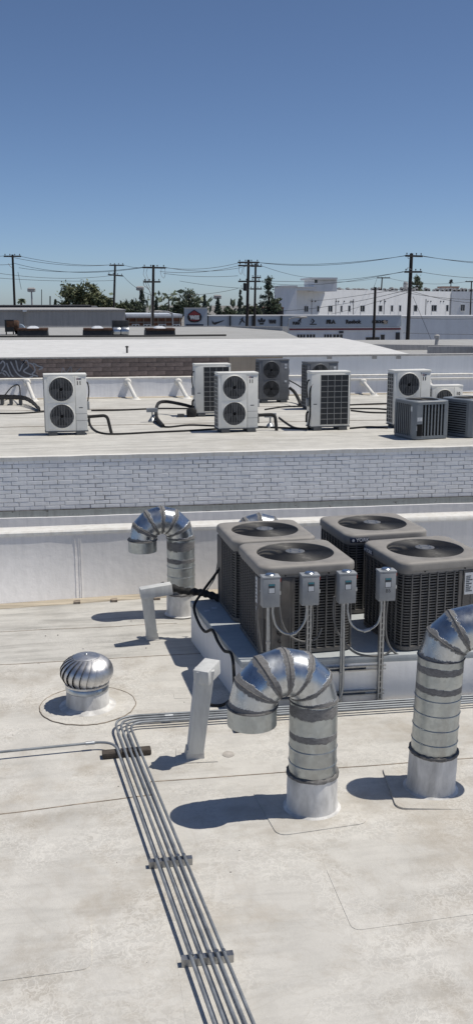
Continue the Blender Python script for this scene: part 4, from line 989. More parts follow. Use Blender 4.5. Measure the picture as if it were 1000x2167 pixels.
for x in (-8, 6): MB().box(x*k-.02, x*k+.02, 0, .06, 0, 8*k).build('leg', MT['dark'], t)
c = on(44, 708, ZG); t = thing('vent_hood', 'rounded blue grey vent hood beside the rusty blower', 'vent', c)
MB().lathe([(.001,0),(11*k,0),(11*k,.5),(.001,.5)], 20, Matrix.Translation((-3*k, .2, 10*k)) @ Matrix.Rotation(R(-90), 4, 'X')).build('hood', MT['bluebox'], t, smooth=True); MB().box(-12*k, 6*k, .2, .7, 0, 11*k).build('base', MT['bluebox'], t)
c = on(256, 711, ZG); t = thing('fan_housing', 'twin drum fan housing with dark box on top', 'vent', c)
MB().box(-16*k, 15*k, .15, .8, 10*k, 30*k).build('box', MT['dark'], t, bevel=.02); MB().box(-15*k, 14*k, .2, .75, 0, 10*k).build('stand', MT['dark'], t)
for x in (-8, 8): MB().lathe([(.001,-7.2*k),(8.5*k,-7.2*k),(9*k,-5*k),(9*k,5*k),(8.5*k,7.2*k),(.001,7.2*k)], 20, Matrix.Translation((x*k, .06, 9*k)) @ Matrix.Rotation(R(90), 4, 'Y')).build('drum', MT['galv2'], t, smooth=True)
c = at(269, 755, YW+1.2); t = thing('vent_pipe', 'thin capped vent pipe rising through the bright white roof', 'vent', (c.x, c.y, 2.11)); MB().tube([(0,0,0),(0,0,.16)], .022, 8).build('pipe', MT['dark'], t); MB().lathe([(.04,.155),(.045,.17),(.02,.19)], 10, cap1=True).build('cap', MT['dark'], t)
c = on(920, 733, 1.62); t = thing('vent_pipe', 'slanted capped vent pipe beyond the concrete parapet', 'vent', at(918, 738, 36)); MB().tube([(0,0,-.6),(.1,0,.42)], .07, 8).build('pipe', MT['conc'], t); MB().lathe([(.1,.40),(.11,.5),(.05,.55)], 10, Matrix.Translation((.09,0,0)), cap1=True).build('cap', MT['conc'], t)
L = [on(-40, 711, ZG), on(478, 709, ZG)]
pipe_thing('roof_pipe', 'thin dark pipe lying along the edge of the grey roof', 'pipe', [p+Vector((0,0,.05)) for p in (on(-40, 715, ZG), on(100, 714.5, ZG), on(280, 714, ZG), on(478, 712, ZG))], .035, 'dark', None, 6)

# ------------------------------------------------------------------ street beyond: buildings
GZ = -5.0
def bld(name, label, Y, px=0):
    return thing(name, label, 'building', (at(px, 640, Y).x, Y, GZ))
def fbox(t, name, px0, px1, py0, py1, Y, dy, mat, parent=None, toground=False, bevel=0):
    """box whose front (plane Y) spans the given outline; dy is its depth"""
    a, b = at(px0, py0, Y), at(px1, py1, Y); o = t.location
    z1, z0 = at((px0+px1)/2, py0, Y).z, at((px0+px1)/2, py1, Y).z
    if toground: z0 = GZ
    return MB().box(a.x-o.x, b.x-o.x, Y-o.y, Y+dy-o.y, z0-o.z, z1-o.z).build(name, MT[mat], parent or t, bevel=bevel)
def window(t, px0, px1, py0, py1, Y, mull=1, parent=None):
    a, b = at(px0, py0, Y), at(px1, py1, Y); o = t.location; x0, x1, z0, z1 = a.x-o.x, b.x-o.x, b.z-o.z, a.z-o.z; y = Y-o.y; f = .09
    w_ = MB()
    for q in ((x0,x1,z1-f,z1),(x0,x1,z0,z0+f),(x0,x0+f,z0+f,z1-f),(x1-f,x1,z0+f,z1-f)): w_.box(q[0],q[1],y-.07,y+.02,q[2],q[3])
    for k in range(mull): xm = x0+(x1-x0)*(k+1)/(mull+1); w_.box(xm-.05, xm+.05, y-.06, y+.02, z0+f, z1-f)
    wo = w_.build('window', MT['frame'], parent or t)
    MB().box(x0+f, x1-f, y-.03, y+.01, z0+f, z1-f).build('pane', MT['pane'], wo)
    MB().box(x0-.08, x1+.08, y-.14, y, z0-.10, z0-.005).build('sill', MT['frame'], wo)
# grey stucco hall and the low dark roof behind it
t = bld('stucco_hall', 'long grey stucco hall with streaked blank wall behind the skylights', 62)
fbox(t, 'wall', -120, 266, 656, 700, 62, 26, 'stucco', toground=True); fbox(t, 'coping', -122, 267, 654.6, 657, 61.9, 26.2, 'conc')
for px in (52,): fbox(t, 'downspout', px-.8, px+.8, 657, 692, 61.88, .1, 'conc'); fbox(t, 'scupper', px-4, px+4, 655.5, 659.5, 61.7, .3, 'skylight')
t = bld('tar_roof_hall', 'low hall with dark tarred roof edge behind the stucco hall', 92)
fbox(t, 'wall', -160, 195, 646, 700, 92, 30, 'darkroof', toground=True); fbox(t, 'parapet', -160, 212, 650.5, 656, 91.6, .4, 'darkroof'); fbox(t, 'pale_roof', 176, 206, 647.5, 651, 92.5, 8, 'conc')
# small brick building
t = bld('brick_shop', 'small red brick shop with pale metal roof and a row of windows', 98)
fbox(t, 'wall', 268, 384, 671.5, 700, 98, 14, 'redbrick', toground=True); fbox(t, 'roof', 266, 386, 664.5, 669, 97.6, 15, 'skylight'); fbox(t, 'fascia', 266, 386, 669, 672.5, 97.4, .5, 'conc'); fbox(t, 'band', 268, 384, 680.5, 682, 97.9, .1, 'conc')
for k in range(8): fbox(t, 'pilaster', 272+k*15.4, 274+k*15.4, 672.5, 700, 97.85, .15, 'tan')
for px in (287, 311, 343, 373): window(t, px-8, px+8, 685, 693, 97.9, 1)
# billboard
YS = 150
t = thing('billboard', 'square grey billboard with a red and black badge', 'sign', (at(414, 690, 132).x, 132, GZ)); o = t.location
fbox(t, 'panel', 390, 438.5, 652, 692, 132, .5, 'store'); fbox(t, 'trim', 389.5, 439, 650.8, 652, 131.9, .7, 'frame')
for px in (396, 432): fbox(t, 'post', px-1, px+1, 690, 730, 132.2, .3, 'dark', toground=True)
def rel(px, py, Y, t): q = at(px, py, Y); return (q.x-t.location.x, q.z-t.location.z)
def shape(t, name, pts, Y, mat, th=.06, par=None): return MB().poly([rel(x, y, Y, t) for x, y in pts], Y-th-t.location.y, Y-t.location.y).build(name, MT[mat], par or t)
def ell(cx, cy, rx, ry, n=24, a0=0, a1=360): return [(cx+rx*math.cos(R(a0+(a1-a0)*k/n)), cy+ry*math.sin(R(a0+(a1-a0)*k/n))) for k in range(n if a1-a0 == 360 else n+1)]
def letters(t, txt, px, py, hpx, wpx, Y, mat, dy=.05, bold=.0, shear=0):
    q = at(px, py, Y); k = (q-_C).dot(_fw)/FPX; me = text_mesh(txt, hpx*k*1.4, .03, MT[mat], bold=bold*k, shear=shear)
    xs_ = [v.co.x for v in me.vertices]; sx = wpx*k/max(.001, max(xs_)-min(xs_)); zs = [v.co.z for v in me.vertices]; sz = hpx*k/max(.001, max(zs)-min(zs))
    zc2 = (max(zs)+min(zs))/2; xc2 = (max(xs_)+min(xs_))/2
    me.transform(Matrix.Translation((q.x-t.location.x, Y-dy-t.location.y, q.z-t.location.z)) @ Matrix.Diagonal((sx, 1, sz, 1)) @ Matrix.Translation((-xc2, 0, -zc2))); return link('lettering', me, t)
shape(t, 'badge_back', [(411,655)]+[(417,659),(424,663),(427,670),(425,677),(419,681),(411,682),(403,681),(398,677),(396,670),(398,664),(404,659)], 131.98, 'ink', .05)
shape(t, 'badge_face', [(411,656.5),(423,665),(425,671),(422,677),(411,680),(400,677),(397.5,671),(399,665)], 131.9, 'stripe', .05)
shape(t, 'badge_band', [(398,667),(424.5,667),(425.5,671),(423.5,675.5),(399,675.5),(397,671)], 131.83, 'ink', .04)
letters(t, 'WSS', 411, 671.3, 9, 21, 131.8, 'frame', .03, 1.0)
letters(t, 'Famous Footwear Brands', 409, 687.5, 3, 36, 131.96, 'ink', .05) if False else shape(t, 'faded_script', [(393,685.5),(430,685.5),(430,689.5),(393,689.5)], 131.99, 'navy', .03)
# sports shoe store: grey blue sign band over a pale wall
t = bld('shoe_store', 'long store with grey blue sign band of shoe logos and a red stripe', YS)
fbox(t, 'wall', 438, 848, 690.5, 730, YS, 6, 'storew', toground=True); fbox(t, 'sign_band', 440, 847, 668, 691.5, YS-.15, 5, 'store'); fbox(t, 'coping', 438, 848.5, 666.6, 668.4, YS-.25, 6.3, 'frame')
fbox(t, 'stripe', 612, 847, 694.6, 697.6, YS-.12, .2, 'stripe'); fbox(t, 'stripe_edge', 612, 847, 692.2, 694, YS-.1, .15, 'frame'); fbox(t, 'stripe_edge', 612, 847, 698.2, 699.4, YS-.1, .15, 'frame')
for px in (439.5, 487, 534.5, 595.5): fbox(t, 'divider', px-1.2, px+1.2, 667, 700, YS-.5, .45, 'dark')
YF = YS-.16
shape(t, 'swoosh', [(448,677),(449,684),(454,687),(461,684),(473,678.5),(474,677.2),(460,680.5),(452.5,682),(450.5,680)], YF, 'ink')
shape(t, 'leaping_figure', [(513.2,670.5),(514.4,672),(513.4,674.6),(514.2,677),(518,682),(516.8,683),(512,679.2),(509.2,682),(506.5,687),(505.3,686.4),(507.8,680),(510.6,677),(511,674.6),(507.6,676.8),(507,675.6),(511.4,673)], YF, 'ink')
shape(t, 'trefoil_leaf', ell(553, 677, 2.6, 5), YF, 'ink'); 
for s in (-1, 1): shape(t, 'trefoil_leaf', [(553+s*(2.2+x), y) for x, y in ((0,681),(1.0,677.5),(4.4,674.6),(6,676.5),(5,680),(2,682.4))][::s], YF, 'ink')
shape(t, 'trefoil_base', [(548,683),(558,683),(557,686.5),(549,686.5)], YF, 'ink')
letters(t, 'VANS', 575.5, 680, 8.5, 16, YF, 'ink', .05, .9)
letters(t, 'PUMA', 626.5, 683.5, 6.5, 16, YF, 'ink', .05, .8)
shape(t, 'leaping_cat', [(629,678.2),(632.5,676.6),(634,673.4),(636.8,672),(637,674.4),(635.8,677),(636.4,682),(635,683),(634.2,679.4),(630.5,680)], YF, 'ink')
shape(t, 'chevron', [(658,674),(661,674),(665.5,679),(661,684),(658,684),(662.2,679)], YF, 'ink'); shape(t, 'chevron', [(657,677.4),(659.2,679),(657,680.6)], YF, 'ink'); shape(t, 'underline', [(655,684.8),(669,684.8),(669,686.8),(655,686.8)], YF, 'ink')
letters(t, 'FILA', 699.5, 680.3, 8.5, 20, YF, 'ink', .05, 1.2); letters(t, 'Reebok', 747.5, 680.3, 8.5, 34, YF, 'ink', .05, .7); letters(t, 'SKECHERS', 803, 680.5, 6.5, 34, YF, 'ink', .05, .8)
shape(t, 'star_mark', [(814,676),(816,680),(820,679),(817.5,682),(819,686),(814.5,684),(811,686.5),(812,682),(809,680)], YS-.23, 'tan')
for (x0, x1, y0, y1, n) in ((627,646,706,716,2),(647,667,706,716,2),(684,702,706,716,2),(703,725,706,716,2)):
    window(t, x0, x1, y0, y1, YS-.01, n)
fbox(t, 'wall_sign', 717.5, 726, 700.5, 704.5, YS-.2, .19, 'ink'); window(t, 772, 803, 712, 730, YS-.01, 1); window(t, 803.5, 813.5, 706.5, 730, YS-.01, 0); fbox(t, 'doorway', 837, 844.5, 703, 734, YS-.1, .2, 'ink')
# big white block behind
YA = 196
def blk(px):
    d = at(px, 640, 100); a, b = at(597, 640, YA), at(955, 640, YA+55); sx, sy = b.x-a.x, b.y-a.y; den = d.x*sy-d.y*sx; return d.y*(a.x*sy-a.y*sx)/den
t = bld('white_block', 'large white stucco block with sliding windows, stair tower and crowded roof', YA, 780)
BK = 55
x0, x1 = at(597, 640, YA), at(955, 640, YA+BK)
ztop0, ztop1 = at(627, 610.5, YA).z, at(955, 616.5, YA+BK).z
o = t.location
def q3(p, z): return (p.x-o.x, p.y-o.y, z-o.z)
MB().add([q3(x0, GZ), q3(x1, GZ), q3(x1, ztop1), q3(x0, ztop0), (at(606,640,YA+90).x-o.x, 90, 0), (x1.x+6-o.x, 90, 0), (x1.x+6-o.x, 90, ztop1-GZ), (at(606,640,YA+90).x-o.x, 90, ztop0-GZ)], [(0,1,2,3),(4,7,6,5),(0,3,7,4),(1,5,6,2),(3,2,6,7)]).build('wall', MT['bldg'], t)
fbox(t, 'side_wing', 955.3, 1120, 616.5, 690, YA+BK-.8, 30, 'bldg', toground=True)
fbox(t, 'corner_parapet', 596.5, 627, 604.5, 670, YA-.4, 8, 'bldg', toground=True); fbox(t, 'corner_cap', 595, 629, 603.6, 606.5, YA-.7, 9, 'frame'); fbox(t, 'parapet_block', 627, 668, 607, 614, YA-.1, 8, 'bldg'); fbox(t, 'parapet_cap', 626, 669, 606, 608, YA-.4, 8, 'frame')
fbox(t, 'stair_tower', 664, 712, 589, 616, YA+2, 9, 'bldg'); fbox(t, 'tower_roof', 660, 713.5, 586.6, 590.5, YA+1, 11, 'frame'); fbox(t, 'tower_vent', 665.5, 671, 592, 598, YA+1.9, .2, 'pane')
for a, b in ((636,652),(666,675),(686,703),(716,724),(732,741),(754,771),(794,808),(822,831),(840,848),(868,882),(903,923),(939,948)):
    Yw = blk((a+b)/2)-.02; window(t, a, b, 646.5-(a-636)*.006, 660-(a-636)*.006, Yw, 2 if b-a > 15 else 1)
window(t, 974, 982.5, 643.5, 658, YA+BK-.85, 1)
for px in (659, 710, 747, 900, 812, 951): fbox(t, 'downspout', px-.3, px+.3, 632, 668, blk(px)-.12, .2, 'conc')
for px in (660,667,711,716,728,742,746,805,815,905,911,932,938): fbox(t, 'wall_light', px-1.1, px+1.1, 636, 638.2, blk(px)-.35, .4, 'dark')
t0 = thing('roof_unit', 'x', 'rooftop unit'); MB().box(-.5,.5,-.5,.5,0,1).build('case', MT['conc'], t0, bevel=.05); MB().box(-.40,.40,-.52,-.49,.15,.75).build('grille', MT['dark'], t0); MB().lathe([(.35,1.0),(.35,1.06),(.001,1.06)], 12).build('fan_ring', MT['dark'], t0)
first = True
for k in range(34):
    px = 716+k*8.7+rnd.uniform(-2, 2); hpx = rnd.uniform(4.5, 9); u = t0 if first else copy_tree(t0); first = False
    Y = blk(px)+5+rnd.uniform(0, 5); kk = Y/2070; ztop = at(px, 616.5-hpx, Y).z; zb_ = at(px, 618, Y).z
    u.location = (at(px, 616, Y).x, Y, zb_); u.scale = (rnd.uniform(5, 8)*kk, 1.0, ztop-zb_); tag(u, 'small grey rooftop unit in the crowded row on the white block', 'rooftop unit', 'units on the roof of the white block')
t = thing('water_tank', 'pale round tank on the roof of the white block beside the tall pole', 'tank', at(857, 614, YA+BK+14)); kk = (YA+BK+14)/2070; MB().lathe([(5*kk,0),(5*kk,15*kk),(4*kk,18*kk),(.01,19*kk)], 16).build('drum', MT['conc'], t, smooth=True); MB().lathe([(5.2*kk,13*kk),(5.2*kk,14*kk)], 16).build('hoop', MT['dark'], t)
t = thing('roof_shed', 'low roof shed with red brown top on the white block', 'shed', at(953, 614, YA+BK+12)); MB().box(-18*kk,18*kk,0,4,0,6*kk).build('wall', MT['conc'], t); MB().box(-19*kk,19*kk,-.2,4.2,6*kk,8.5*kk).build('roof', MT['redbrick'], t)
t = thing('roof_antenna', 'small antenna mast above the roof shed on the white block', 'antenna', at(953, 606, YA+BK+13)); MB().tube([(0,0,0),(0,0,16*kk)], .12, 6).build('mast', MT['dark'], t); MB().box(-5*kk,5*kk,-.1,.1,8*kk,9.5*kk).build('crossbar', MT['dark'], t); MB().box(-3*kk,-1*kk,-.2,.2,6*kk,14*kk).build('panel', MT['dark'], t); MB().box(1.5*kk,3*kk,-.2,.2,8*kk,15*kk).build('panel', MT['dark'], t)
# plain white building to the right, sunlit
t = bld('white_annex', 'plain white sunlit building beside the shoe store with a guy wire in front', 151, 925)
fbox(t, 'wall', 849, 1100, 669.5, 740, 151, 8, 'bldg', toground=True); fbox(t, 'coping', 848, 1101, 667.6, 670, 150.8, 8.4, 'frame')
# tiled house between the poles
t = bld('dark_roof_house', 'dark roofed house glimpsed between pine tree and white block', 168, 580); fbox(t, 'wall', 558, 599, 652, 700, 168, 10, 'darkroof', toground=True); fbox(t, 'eaves', 555, 600, 649.5, 652.5, 167, 12, 'redbrick')

# ------------------------------------------------------------------ street lamps
for (px, pb, ytop, Y, dirx, lab) in ((609, 730, 671, 96, 1, 'curved arm street lamp in front of the shoe store'), (365, 700, 659, 92, -1, 'thin street lamp beside the brick shop')):
    b = at(px, pb, Y); z1 = at(px, ytop+6, Y).z; k = Y/2080
    t = thing('street_lamp', lab, 'street lamp', (b.x, Y, GZ), 0, 'street lamps'); hz = z1-GZ
    MB().tube(spline([(0,0,0),(0,0,hz*.6),(0,0,hz-4*k),(dirx*4*k,0,hz+3*k),(dirx*14*k,0,hz+6*k),(dirx*26*k,0,hz+6.5*k)]), [.11]*12+[.075]*29, 8).build('pole', MT['strut'], t, smooth=True)
    MB().lathe([(.001,-.5),(.12,-.4),(.2,0),(.12,.45),(.001,.5)], 10, Matrix.Translation((dirx*31*k,0,hz+6*k)) @ Matrix.Rotation(R(90), 4, 'Y') @ Matrix.Diagonal((.6,1,1,1))).build('head', MT['conc'], t, smooth=True)

# ------------------------------------------------------------------ utility poles
def upole(lab, top, bot, Y, dpx, arms=(), extras=()):
    k = Y/2080; b = at(bot[0], bot[1], Y); tp = at(top[0], top[1], Y); sl = (tp.x-b.x)/(tp.z-b.z); base = Vector((b.x-(b.z-GZ)*sl, Y, GZ))
    t = thing('utility_pole', lab, 'utility pole', base, 0, 'wooden utility poles'); v = tp-base; r_ = dpx*k/2
    MB().tube([(0,0,0), v*.5, v], [r_*1.15, r_, r_*.85], 10).build('pole', MT['pole'], t, smooth=True)
    for (cx, cy, x0, x1, dip) in arms:
        a, c = at(x0, cy-dip/2, Y)-base, at(x1, cy+dip/2, Y)-base; hh = max(.07, 1.1*k); ay = -r_-.07
        am = MB().add([(p.x, ay+dy, p.z+dz) for p in (a, c) for dy, dz in ((-.06,-hh),(.06,-hh),(.06,hh),(-.06,hh))], [(0,1,2,3),(7,6,5,4),(0,4,5,1),(1,5,6,2),(2,6,7,3),(3,7,4,0)]).build('crossarm', MT['arm'], t)
        n = 4
        for j in range(n):
            u = (j+.3)/(n-.4); p = a.lerp(c, u); MB().lathe([(.02,0),(.02,.05),(.05,.07),(.055,.13),(.03,.17),(.001,.18)], 8, Matrix.Translation((p.x, ay, p.z+hh))).build('insulator', MT['insul'], am)
    for e in extras:
        if e[0] == 'riser':
            P = [at(x, y, Y)-base+Vector((0,-r_-.1,0)) for x, y in e[1]]; MB().tube(spline(P), e[2]*k, 6).build('riser_cable', MT['conc'], t)
        if e[0] == 'can':
            p = at(e[1], e[2], Y)-base; MB().lathe([(.001,-.35),(.2,-.32),(.2,.3),(.14,.36),(.001,.37)], 12, Matrix.Translation((p.x, -r_-.3, p.z)))  .build('transformer', MT['dark'], t, smooth=True)
    return t
upole('thin old pole leaning slightly over the tar roof hall', (26.5,538), (31,645), 100, 5.2, ((27,542,8,45,0),), (('riser', [(18,557),(22,563),(26,566)], .6),))
upole('plain pole with two crossarms beside the broad olive tree', (243.5,559), (240.5,657), 112, 5, ((243,561,231,262,0),(243,582,228,260,3)))
upole('pole with white riser cables and looped jumpers beside the brick shop', (324.5,560), (322.5,692), 86, 6.2, ((324,566,301,350,1),(324,596,303,339,0)), (('riser', [(305,566),(303,580),(308,590),(304,597)], .45), ('riser', [(312,566),(309,578),(314,592),(313,596)], .45), ('riser', [(341,567),(340,580),(346,588),(349,578),(348,567)], .45),
      ('riser', [(303,592),(304,603),(312,610),(318,620),(319.5,650),(319.5,690)], .8), ('riser', [(308,590),(309,602),(315,612),(319,625)], .7), ('riser', [(313,590),(313,600),(319,612)], .6)))
upole('pole crowded with insulators in front of the shoe logos', (525.5,549), (522,690), 90, 6.6, ((525,555,502,547,0),(525,595,503,550,0),(525,562,503,546,1)), (('riser', [(506,560),(504,572),(509,580),(512,567)], .45), ('riser', [(515,560),(514,578),(518,584)], .4), ('riser', [(509,603),(512,612),(518,604),(514,598)], .5), ('can', 517, 607)))
upole('slimmer pole just behind the crowded insulator pole', (540.5,557), (538,690), 104, 5, ((541,563,530,553,0),(541,587,532,551,0),(541,611,528,553,0)))
upole('tall dark pole in front of the white annex', (870,535.5), (861,730), 76, 8.6, ((870,541.5,855,891,1),(868,575,853,890,0)), (('riser', [(862,541),(860,546),(866,548)], .5), ('riser', [(858,571),(860,566),(866,570)], .5)))
upole('bare pole without crossarms in front of the shoe store', (793.5,607), (789.5,730), 80, 6.2)
upole('distant pole with one crossarm above the white block', (808,586), (806,618), 230, 3, ((808,587.5,796,824,0),)); upole('distant pole with one crossarm beyond the side wing', (997,594), (996,618), 225, 3, ((996,595.5,983,1010,0),))
upole('distant short pole in front of the dark conifers', (357,633), (356.5,660), 150, 3); upole('distant thin pole over the tar roof hall', (88,612), (88,648), 170, 1.7); upole('distant stubby pole over the tar roof hall', (106,626), (106,648), 165, 3)
upole('distant pole buried in the broad olive tree', (145,609), (145,650), 128, 2.6, ((145,611,129,152,0),))
for px, py, pb, lab in ((68, 613, 648, 'stadium floodlight tower above the tar roof hall'), (460, 628, 668, 'stadium floodlight tower above the trees by the billboard'), (297, 610, 650, 'stadium floodlight tower behind the white riser pole')):
    Y = 210; k = Y/2080; b = at(px, pb, Y); z1 = at(px, py, Y).z; t = thing('floodlight_tower', lab, 'floodlight', (b.x, Y, GZ), 0, 'stadium floodlights')
    MB().tube([(0,0,0),(0,0,z1-GZ)], [.28,.14], 8).build('mast', MT['conc'], t)
    for r_ in range(2):
        MB().box(-6*k,6*k,-.1,.1,z1-GZ-(1+r_*3.4)*k,z1-GZ-(.4+r_*3.4)*k).build('bar', MT['conc'], t)
        for j in range(5): MB().lathe([(.3,0),(.34,.25),(.1,.5)], 8, Matrix.Translation(((-5+2.5*j)*k, -.1, z1-GZ-(.2+r_*3.4)*k)), cap1=True).build('lamp', MT['conc'], t)

# ------------------------------------------------------------------ overhead wires
wires = [((8,541,100),(-60,546,100),0,'thin'), ((44,542,100),(232,560,112),6,0), ((12,541,100),(243,559,112),9,0), ((28,556,100),(302,566,86),14,0), ((40,566,100),(302,565,86),9,0), ((-40,555,100),(28,558,100),3,0), ((-40,572,100),(240,582,112),10,0), ((-40,585,100),(240,593,112),4,0),
         ((262,560,112),(302,566,86),2,0), ((348,566,86),(503,556,90),7,0), ((348,565,86),(547,556,90),12,0), ((338,574,86),(503,562,90),7,0), ((346,578,86),(503,583,90),4,0), ((260,583,112),(322,625,86),6,0), ((322,620,86),(503,610,90),8,0), ((380,594,120),(545,611,104),3,0),
         ((547,555,90),(856,541,76),9,0), ((546,555,90),(858,540,76),12,0), ((553,562,104),(660,587,130),4,0), ((551,596,104),(853,574,76),14,0), ((660,591,130),(853,575,76),6,0), ((553,594,104),(796,588,230),6,0),
         ((889,540,76),(1060,560,76),3,0), ((888,541,76),(1060,556,76),3,0), ((890,575,76),(1060,589,76),4,0), ((822,588,230),(984,596,225),8,0), ((866,612,76),(600,657,96),7,0), ((866,608,76),(655,636,150),3,0), ((866,614,76),(1060,640,76),10,0), ((866,620,76),(1060,632,76),6,0), ((866,617,76),(700,664,140),2,0),
         ((856,672,124),(1060,672,124),3,0), ((852,704,124),(1060,707,124),1.5,0), ((852,720,124),(1060,722,124),3.5,0), ((793,609,80),(866,616,76),4,0), ((873,627,76),(915,727,76),0,'guy'), ((797,588,230),(789,612,80),0,0), ((38,575,100),(45,612,100),0,'guy')]  # annex lines are thin dark tubes strung in front of its wall
WL = ['wire leaving the outer end of the thin old pole crossarm', 'wire from the thin old pole crossarm to the upper arm of the plain pole', 'lower sagging wire from the thin old pole to the top of the plain pole', 'long wire from the shaft of the thin old pole to the riser pole', 'lower long wire from the thin old pole to the riser pole', 'short wire reaching the shaft of the thin old pole',
 'sagging wire meeting the lower arm of the plain pole', 'lowest flat wire meeting the shaft of the plain pole', 'short wire between plain pole and riser pole', 'wire from riser pole to near arm end of the crowded insulator pole', 'most sagging wire from riser pole to crowded insulator pole', 'wire from under the riser pole arm to the crowded insulator pole', 'low nearly level wire from riser pole to crowded insulator pole',
 'wire slanting down from the plain pole to the riser pole shaft', 'low cable between riser pole shaft and crowded insulator pole', 'faint wire ending at the lowest arm of the slimmer pole', 'higher of two wires from the crowded insulator pole to the tall dark pole', 'lower of two wires from the crowded insulator pole to the tall dark pole', 'wire falling from the slimmer pole towards the stair tower', 'deeply sagging wire from slimmer pole to lower arm of the tall dark pole',
 'wire from above the stair tower to lower arm of the tall dark pole', 'wire from the slimmer pole to the distant pole above the white block', 'lower wire leaving the upper arm of the tall dark pole', 'upper wire leaving the top arm of the tall dark pole', 'wire leaving the lower arm of the tall dark pole', 'wire between the two distant poles above the white block', 'service wire from the tall dark pole to the curved street lamp', 'service wire crossing the white block windows above the bare pole',
 'sagging service wire leaving the shaft of the tall dark pole', 'flatter service wire leaving the shaft of the tall dark pole', 'straight service wire from tall dark pole down to the shoe store roof', 'upper dark line across the front of the white annex', 'straight middle dark line across the front of the white annex', 'lowest sagging dark line across the front of the white annex', 'short wire from bare pole top to tall dark pole', 'slanting guy wire of the tall dark pole before the white annex', 'wire from the distant pole down to the bare pole', 'guy wire of the thin old pole over the tar roof hall']
for i, (a, b, sag, kd) in enumerate(wires):
    A_, B_ = at(*a), at(*b); P = []
    for k in range(13):
        u = k/12; p = A_.lerp(B_, u); Yk = p.y; p.z -= sag*4*u*(1-u)*Yk/2080; P.append(p)
    tag(MB().tube(P, .008+.00011*(a[2]+b[2])/2, 5).build('overhead_wire', MT['cable'], None), WL[i], 'wire', 'overhead wires' if kd != 'guy' else 'pole guy wires')

# ------------------------------------------------------------------ trees
def leaves(mb, pts, size, r_):
    for p in pts:
        a = Vector((r_.gauss(0,1), r_.gauss(0,1), r_.gauss(0,1))).normalized(); b = a.orthogonal().normalized(); c = a.cross(b); s = size*r_.uniform(.6, 1.3)
        q = r_.uniform(0, 6.28); b, c = b*math.cos(q)+c*math.sin(q), c*math.cos(q)-b*math.sin(q)
        p = Vector(p); mb.add([p-b*s, p-c*s*.45, p+b*s, p+c*s*.45], [(0,1,2,3)])
def tree(lab, px, ytop, ybot, wpx, Y, kind, mat, seed, grp='trees beyond the roofs'):
    r_ = random.Random(seed); k = Y/2080; c = at(px, ybot, Y); zt = at(px, ytop, Y).z; wd = wpx*k/2; H = zt-GZ; zb_ = c.z-GZ
    t = thing('pine_tree' if kind != 'broad' else 'broadleaf_tree', lab, 'tree', (c.x, Y, GZ), 0, grp)
    tr = MB(); tr.tube([(0,0,0), (wd*.05,0,H*.5), (0,0,H*.93)], [max(.2, wd*.10), wd*.07+.05, .04], 8)
    P = []; cl = []
    if kind == 'broad':
        zc2 = (zb_+H)/2; hr = (H-zb_)/2
        for j in range(46):
            while True:
                v = Vector((r_.uniform(-1,1), r_.uniform(-1,1), r_.uniform(-1,1)))
                if .25 < v.length < 1: break
            v *= 1+r_.uniform(-.12, .12); cl.append((Vector((v.x*wd*.9, v.y*wd*.8, zc2+v.z*hr*.88)), r_.uniform(.13, .30)*min(wd, hr*1.4)))
    elif kind == 'cone':
        for j in range(60):
            u = r_.random()**.8; z = zb_*.8+(H-zb_*.8)*u; rr_ = wd*(1-u)*r_.uniform(.3, 1.05); a = r_.uniform(0, 6.28); cl.append((Vector((rr_*math.cos(a), rr_*math.sin(a), z-rr_*.1)), wd*(.34*(1-u)+.10)))
    else:       # layered pine with open gaps
        for j in range(30):
            u = r_.random(); z = zb_+(H-zb_)*u; rr_ = wd*(.25+.75*math.sin(math.pi*min(1, .2+u*.8)))*r_.uniform(.2, 1.0)*(1-.45*u); a = r_.uniform(0, 6.28); cl.append((Vector((rr_*math.cos(a), rr_*math.sin(a), z)), wd*r_.uniform(.15, .28)))
    for p, s in cl:
        tr.tube([(0,0,max(zb_*.6, p.z*.72)), (p.x*.5, p.y*.5, p.z*.92), tuple(p)], [.10*wd*.4+.03, .05, .02], 5)
        for _ in range(64):
            g = Vector((r_.gauss(0,.5), r_.gauss(0,.5), r_.gauss(0,.40))); P.append(p+g*s)
    tr.build('trunk', MT['bark'], t); cr = MB(); leaves(cr, P, max(.16, .085*wd) if kind == 'broad' else max(.16, .10*wd), r_); cr.build('crown', MT[mat], t)
tree('broad olive green tree over the stucco hall', 176, 594, 664, 100, 128, 'broad', 'leaf_a', 1); tree('low olive shrubby tree beside the broad one', 222, 623, 664, 44, 122, 'broad', 'leaf_a', 2); tree('small round tree at the far side of the plain pole', 256, 641, 672, 22, 118, 'broad', 'leaf_a', 3)
tree('dark dense tree left of the white riser pole', 280, 628, 676, 40, 150, 'broad', 'leaf_b', 4); tree('dark pointed conifer behind the white riser pole', 301, 613, 676, 34, 160, 'cone', 'leaf_c', 5); tree('small dark conifer beside the white riser pole', 331, 636, 676, 20, 150, 'cone', 'leaf_c', 6)
tree('dark low tree behind the stubby pole', 347, 645, 680, 40, 155, 'broad', 'leaf_b', 7); tree('tall dark tree behind the billboard', 400, 612, 672, 50, 150, 'broad', 'leaf_b', 8); tree('dark tree between stubby pole and billboard', 378, 640, 676, 34, 152, 'broad', 'leaf_b', 17)
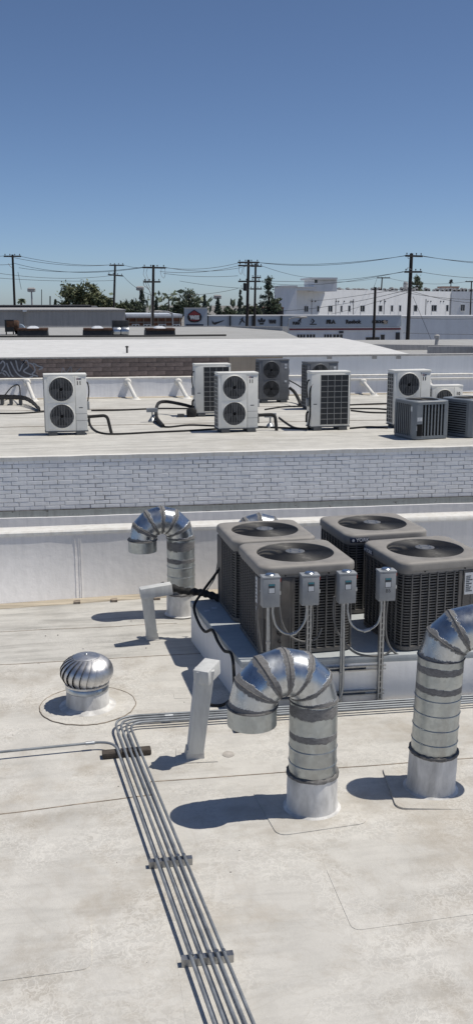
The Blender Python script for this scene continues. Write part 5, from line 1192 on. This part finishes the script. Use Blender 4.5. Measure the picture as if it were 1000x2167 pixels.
tree('slim dark conifer behind the billboard', 433, 624, 668, 18, 165, 'cone', 'leaf_c', 9); tree('wide dark conifer under the floodlight tower', 461, 631, 672, 26, 175, 'cone', 'leaf_c', 10); tree('low bushy tree above the swoosh panel', 483, 648, 674, 34, 178, 'broad', 'leaf_b', 11)
tree('dark tree behind the crowded insulator pole', 508, 614, 674, 24, 160, 'cone', 'leaf_c', 12); tree('dark low tree between the twin poles', 532, 640, 678, 44, 165, 'broad', 'leaf_b', 13); tree('tall layered pine beside the white block', 568, 589, 664, 52, 160, 'pine', 'leaf_c', 14); tree('dark bushy tree at the foot of the layered pine', 584, 627, 664, 28, 158, 'broad', 'leaf_b', 15)
tree('open pine rising over the roof of the white block', 880, 584, 630, 46, 245, 'pine', 'leaf_b', 16); tree('small dark tree behind the tar roof hall', 118, 634, 660, 16, 160, 'cone', 'leaf_b', 18)
# a palm
r_ = random.Random(5); b = at(44, 650, 150); k = 150/2080; t = thing('palm_tree', 'small fan palm behind the tar roof hall', 'tree', (b.x, 150, GZ)); zt = at(44, 637, 150).z-GZ
MB().tube([(0,0,0),(.1,0,zt)], [.22,.16], 8).build('trunk', MT['bark'], t); fr = MB()
for j in range(26):
    a = r_.uniform(0, 6.28); e = r_.uniform(-.5, .9); d = Vector((math.cos(a)*math.cos(e), math.sin(a)*math.cos(e), math.sin(e))); s = d.orthogonal().normalized()*.10; ln = 12*k*r_.uniform(.7,1); p0 = Vector((.1,0,zt)); p1 = p0+d*ln*.6; p2 = p0+d*ln-Vector((0,0,ln*.25))
    fr.add([p0-s*.3, p1-s*2, p2, p1+s*2, p0+s*.3], [(0,1,2,3,4)])
fr.build('crown', MT['leaf_b'], t)
# far wooded suburb on the horizon
r_ = random.Random(9); tl = MB(); P = []
for j in range(1500):
    x = r_.uniform(-330, 420); y = r_.uniform(330, 430); hgt = 4.5+3.0*math.sin(x*.05)+2.4*math.sin(x*.17+1)+2*math.sin(x*.41); 
    for _ in range(5): P.append((x+r_.gauss(0,2), y, GZ+r_.random()**.7*max(2.0, hgt+2.5)))
leaves(tl, P, 1.5, r_); tag(tl.build('far_treeline', MT['leaf_b']), 'dark band of distant trees along the horizon', 'trees', None, 'stuff')
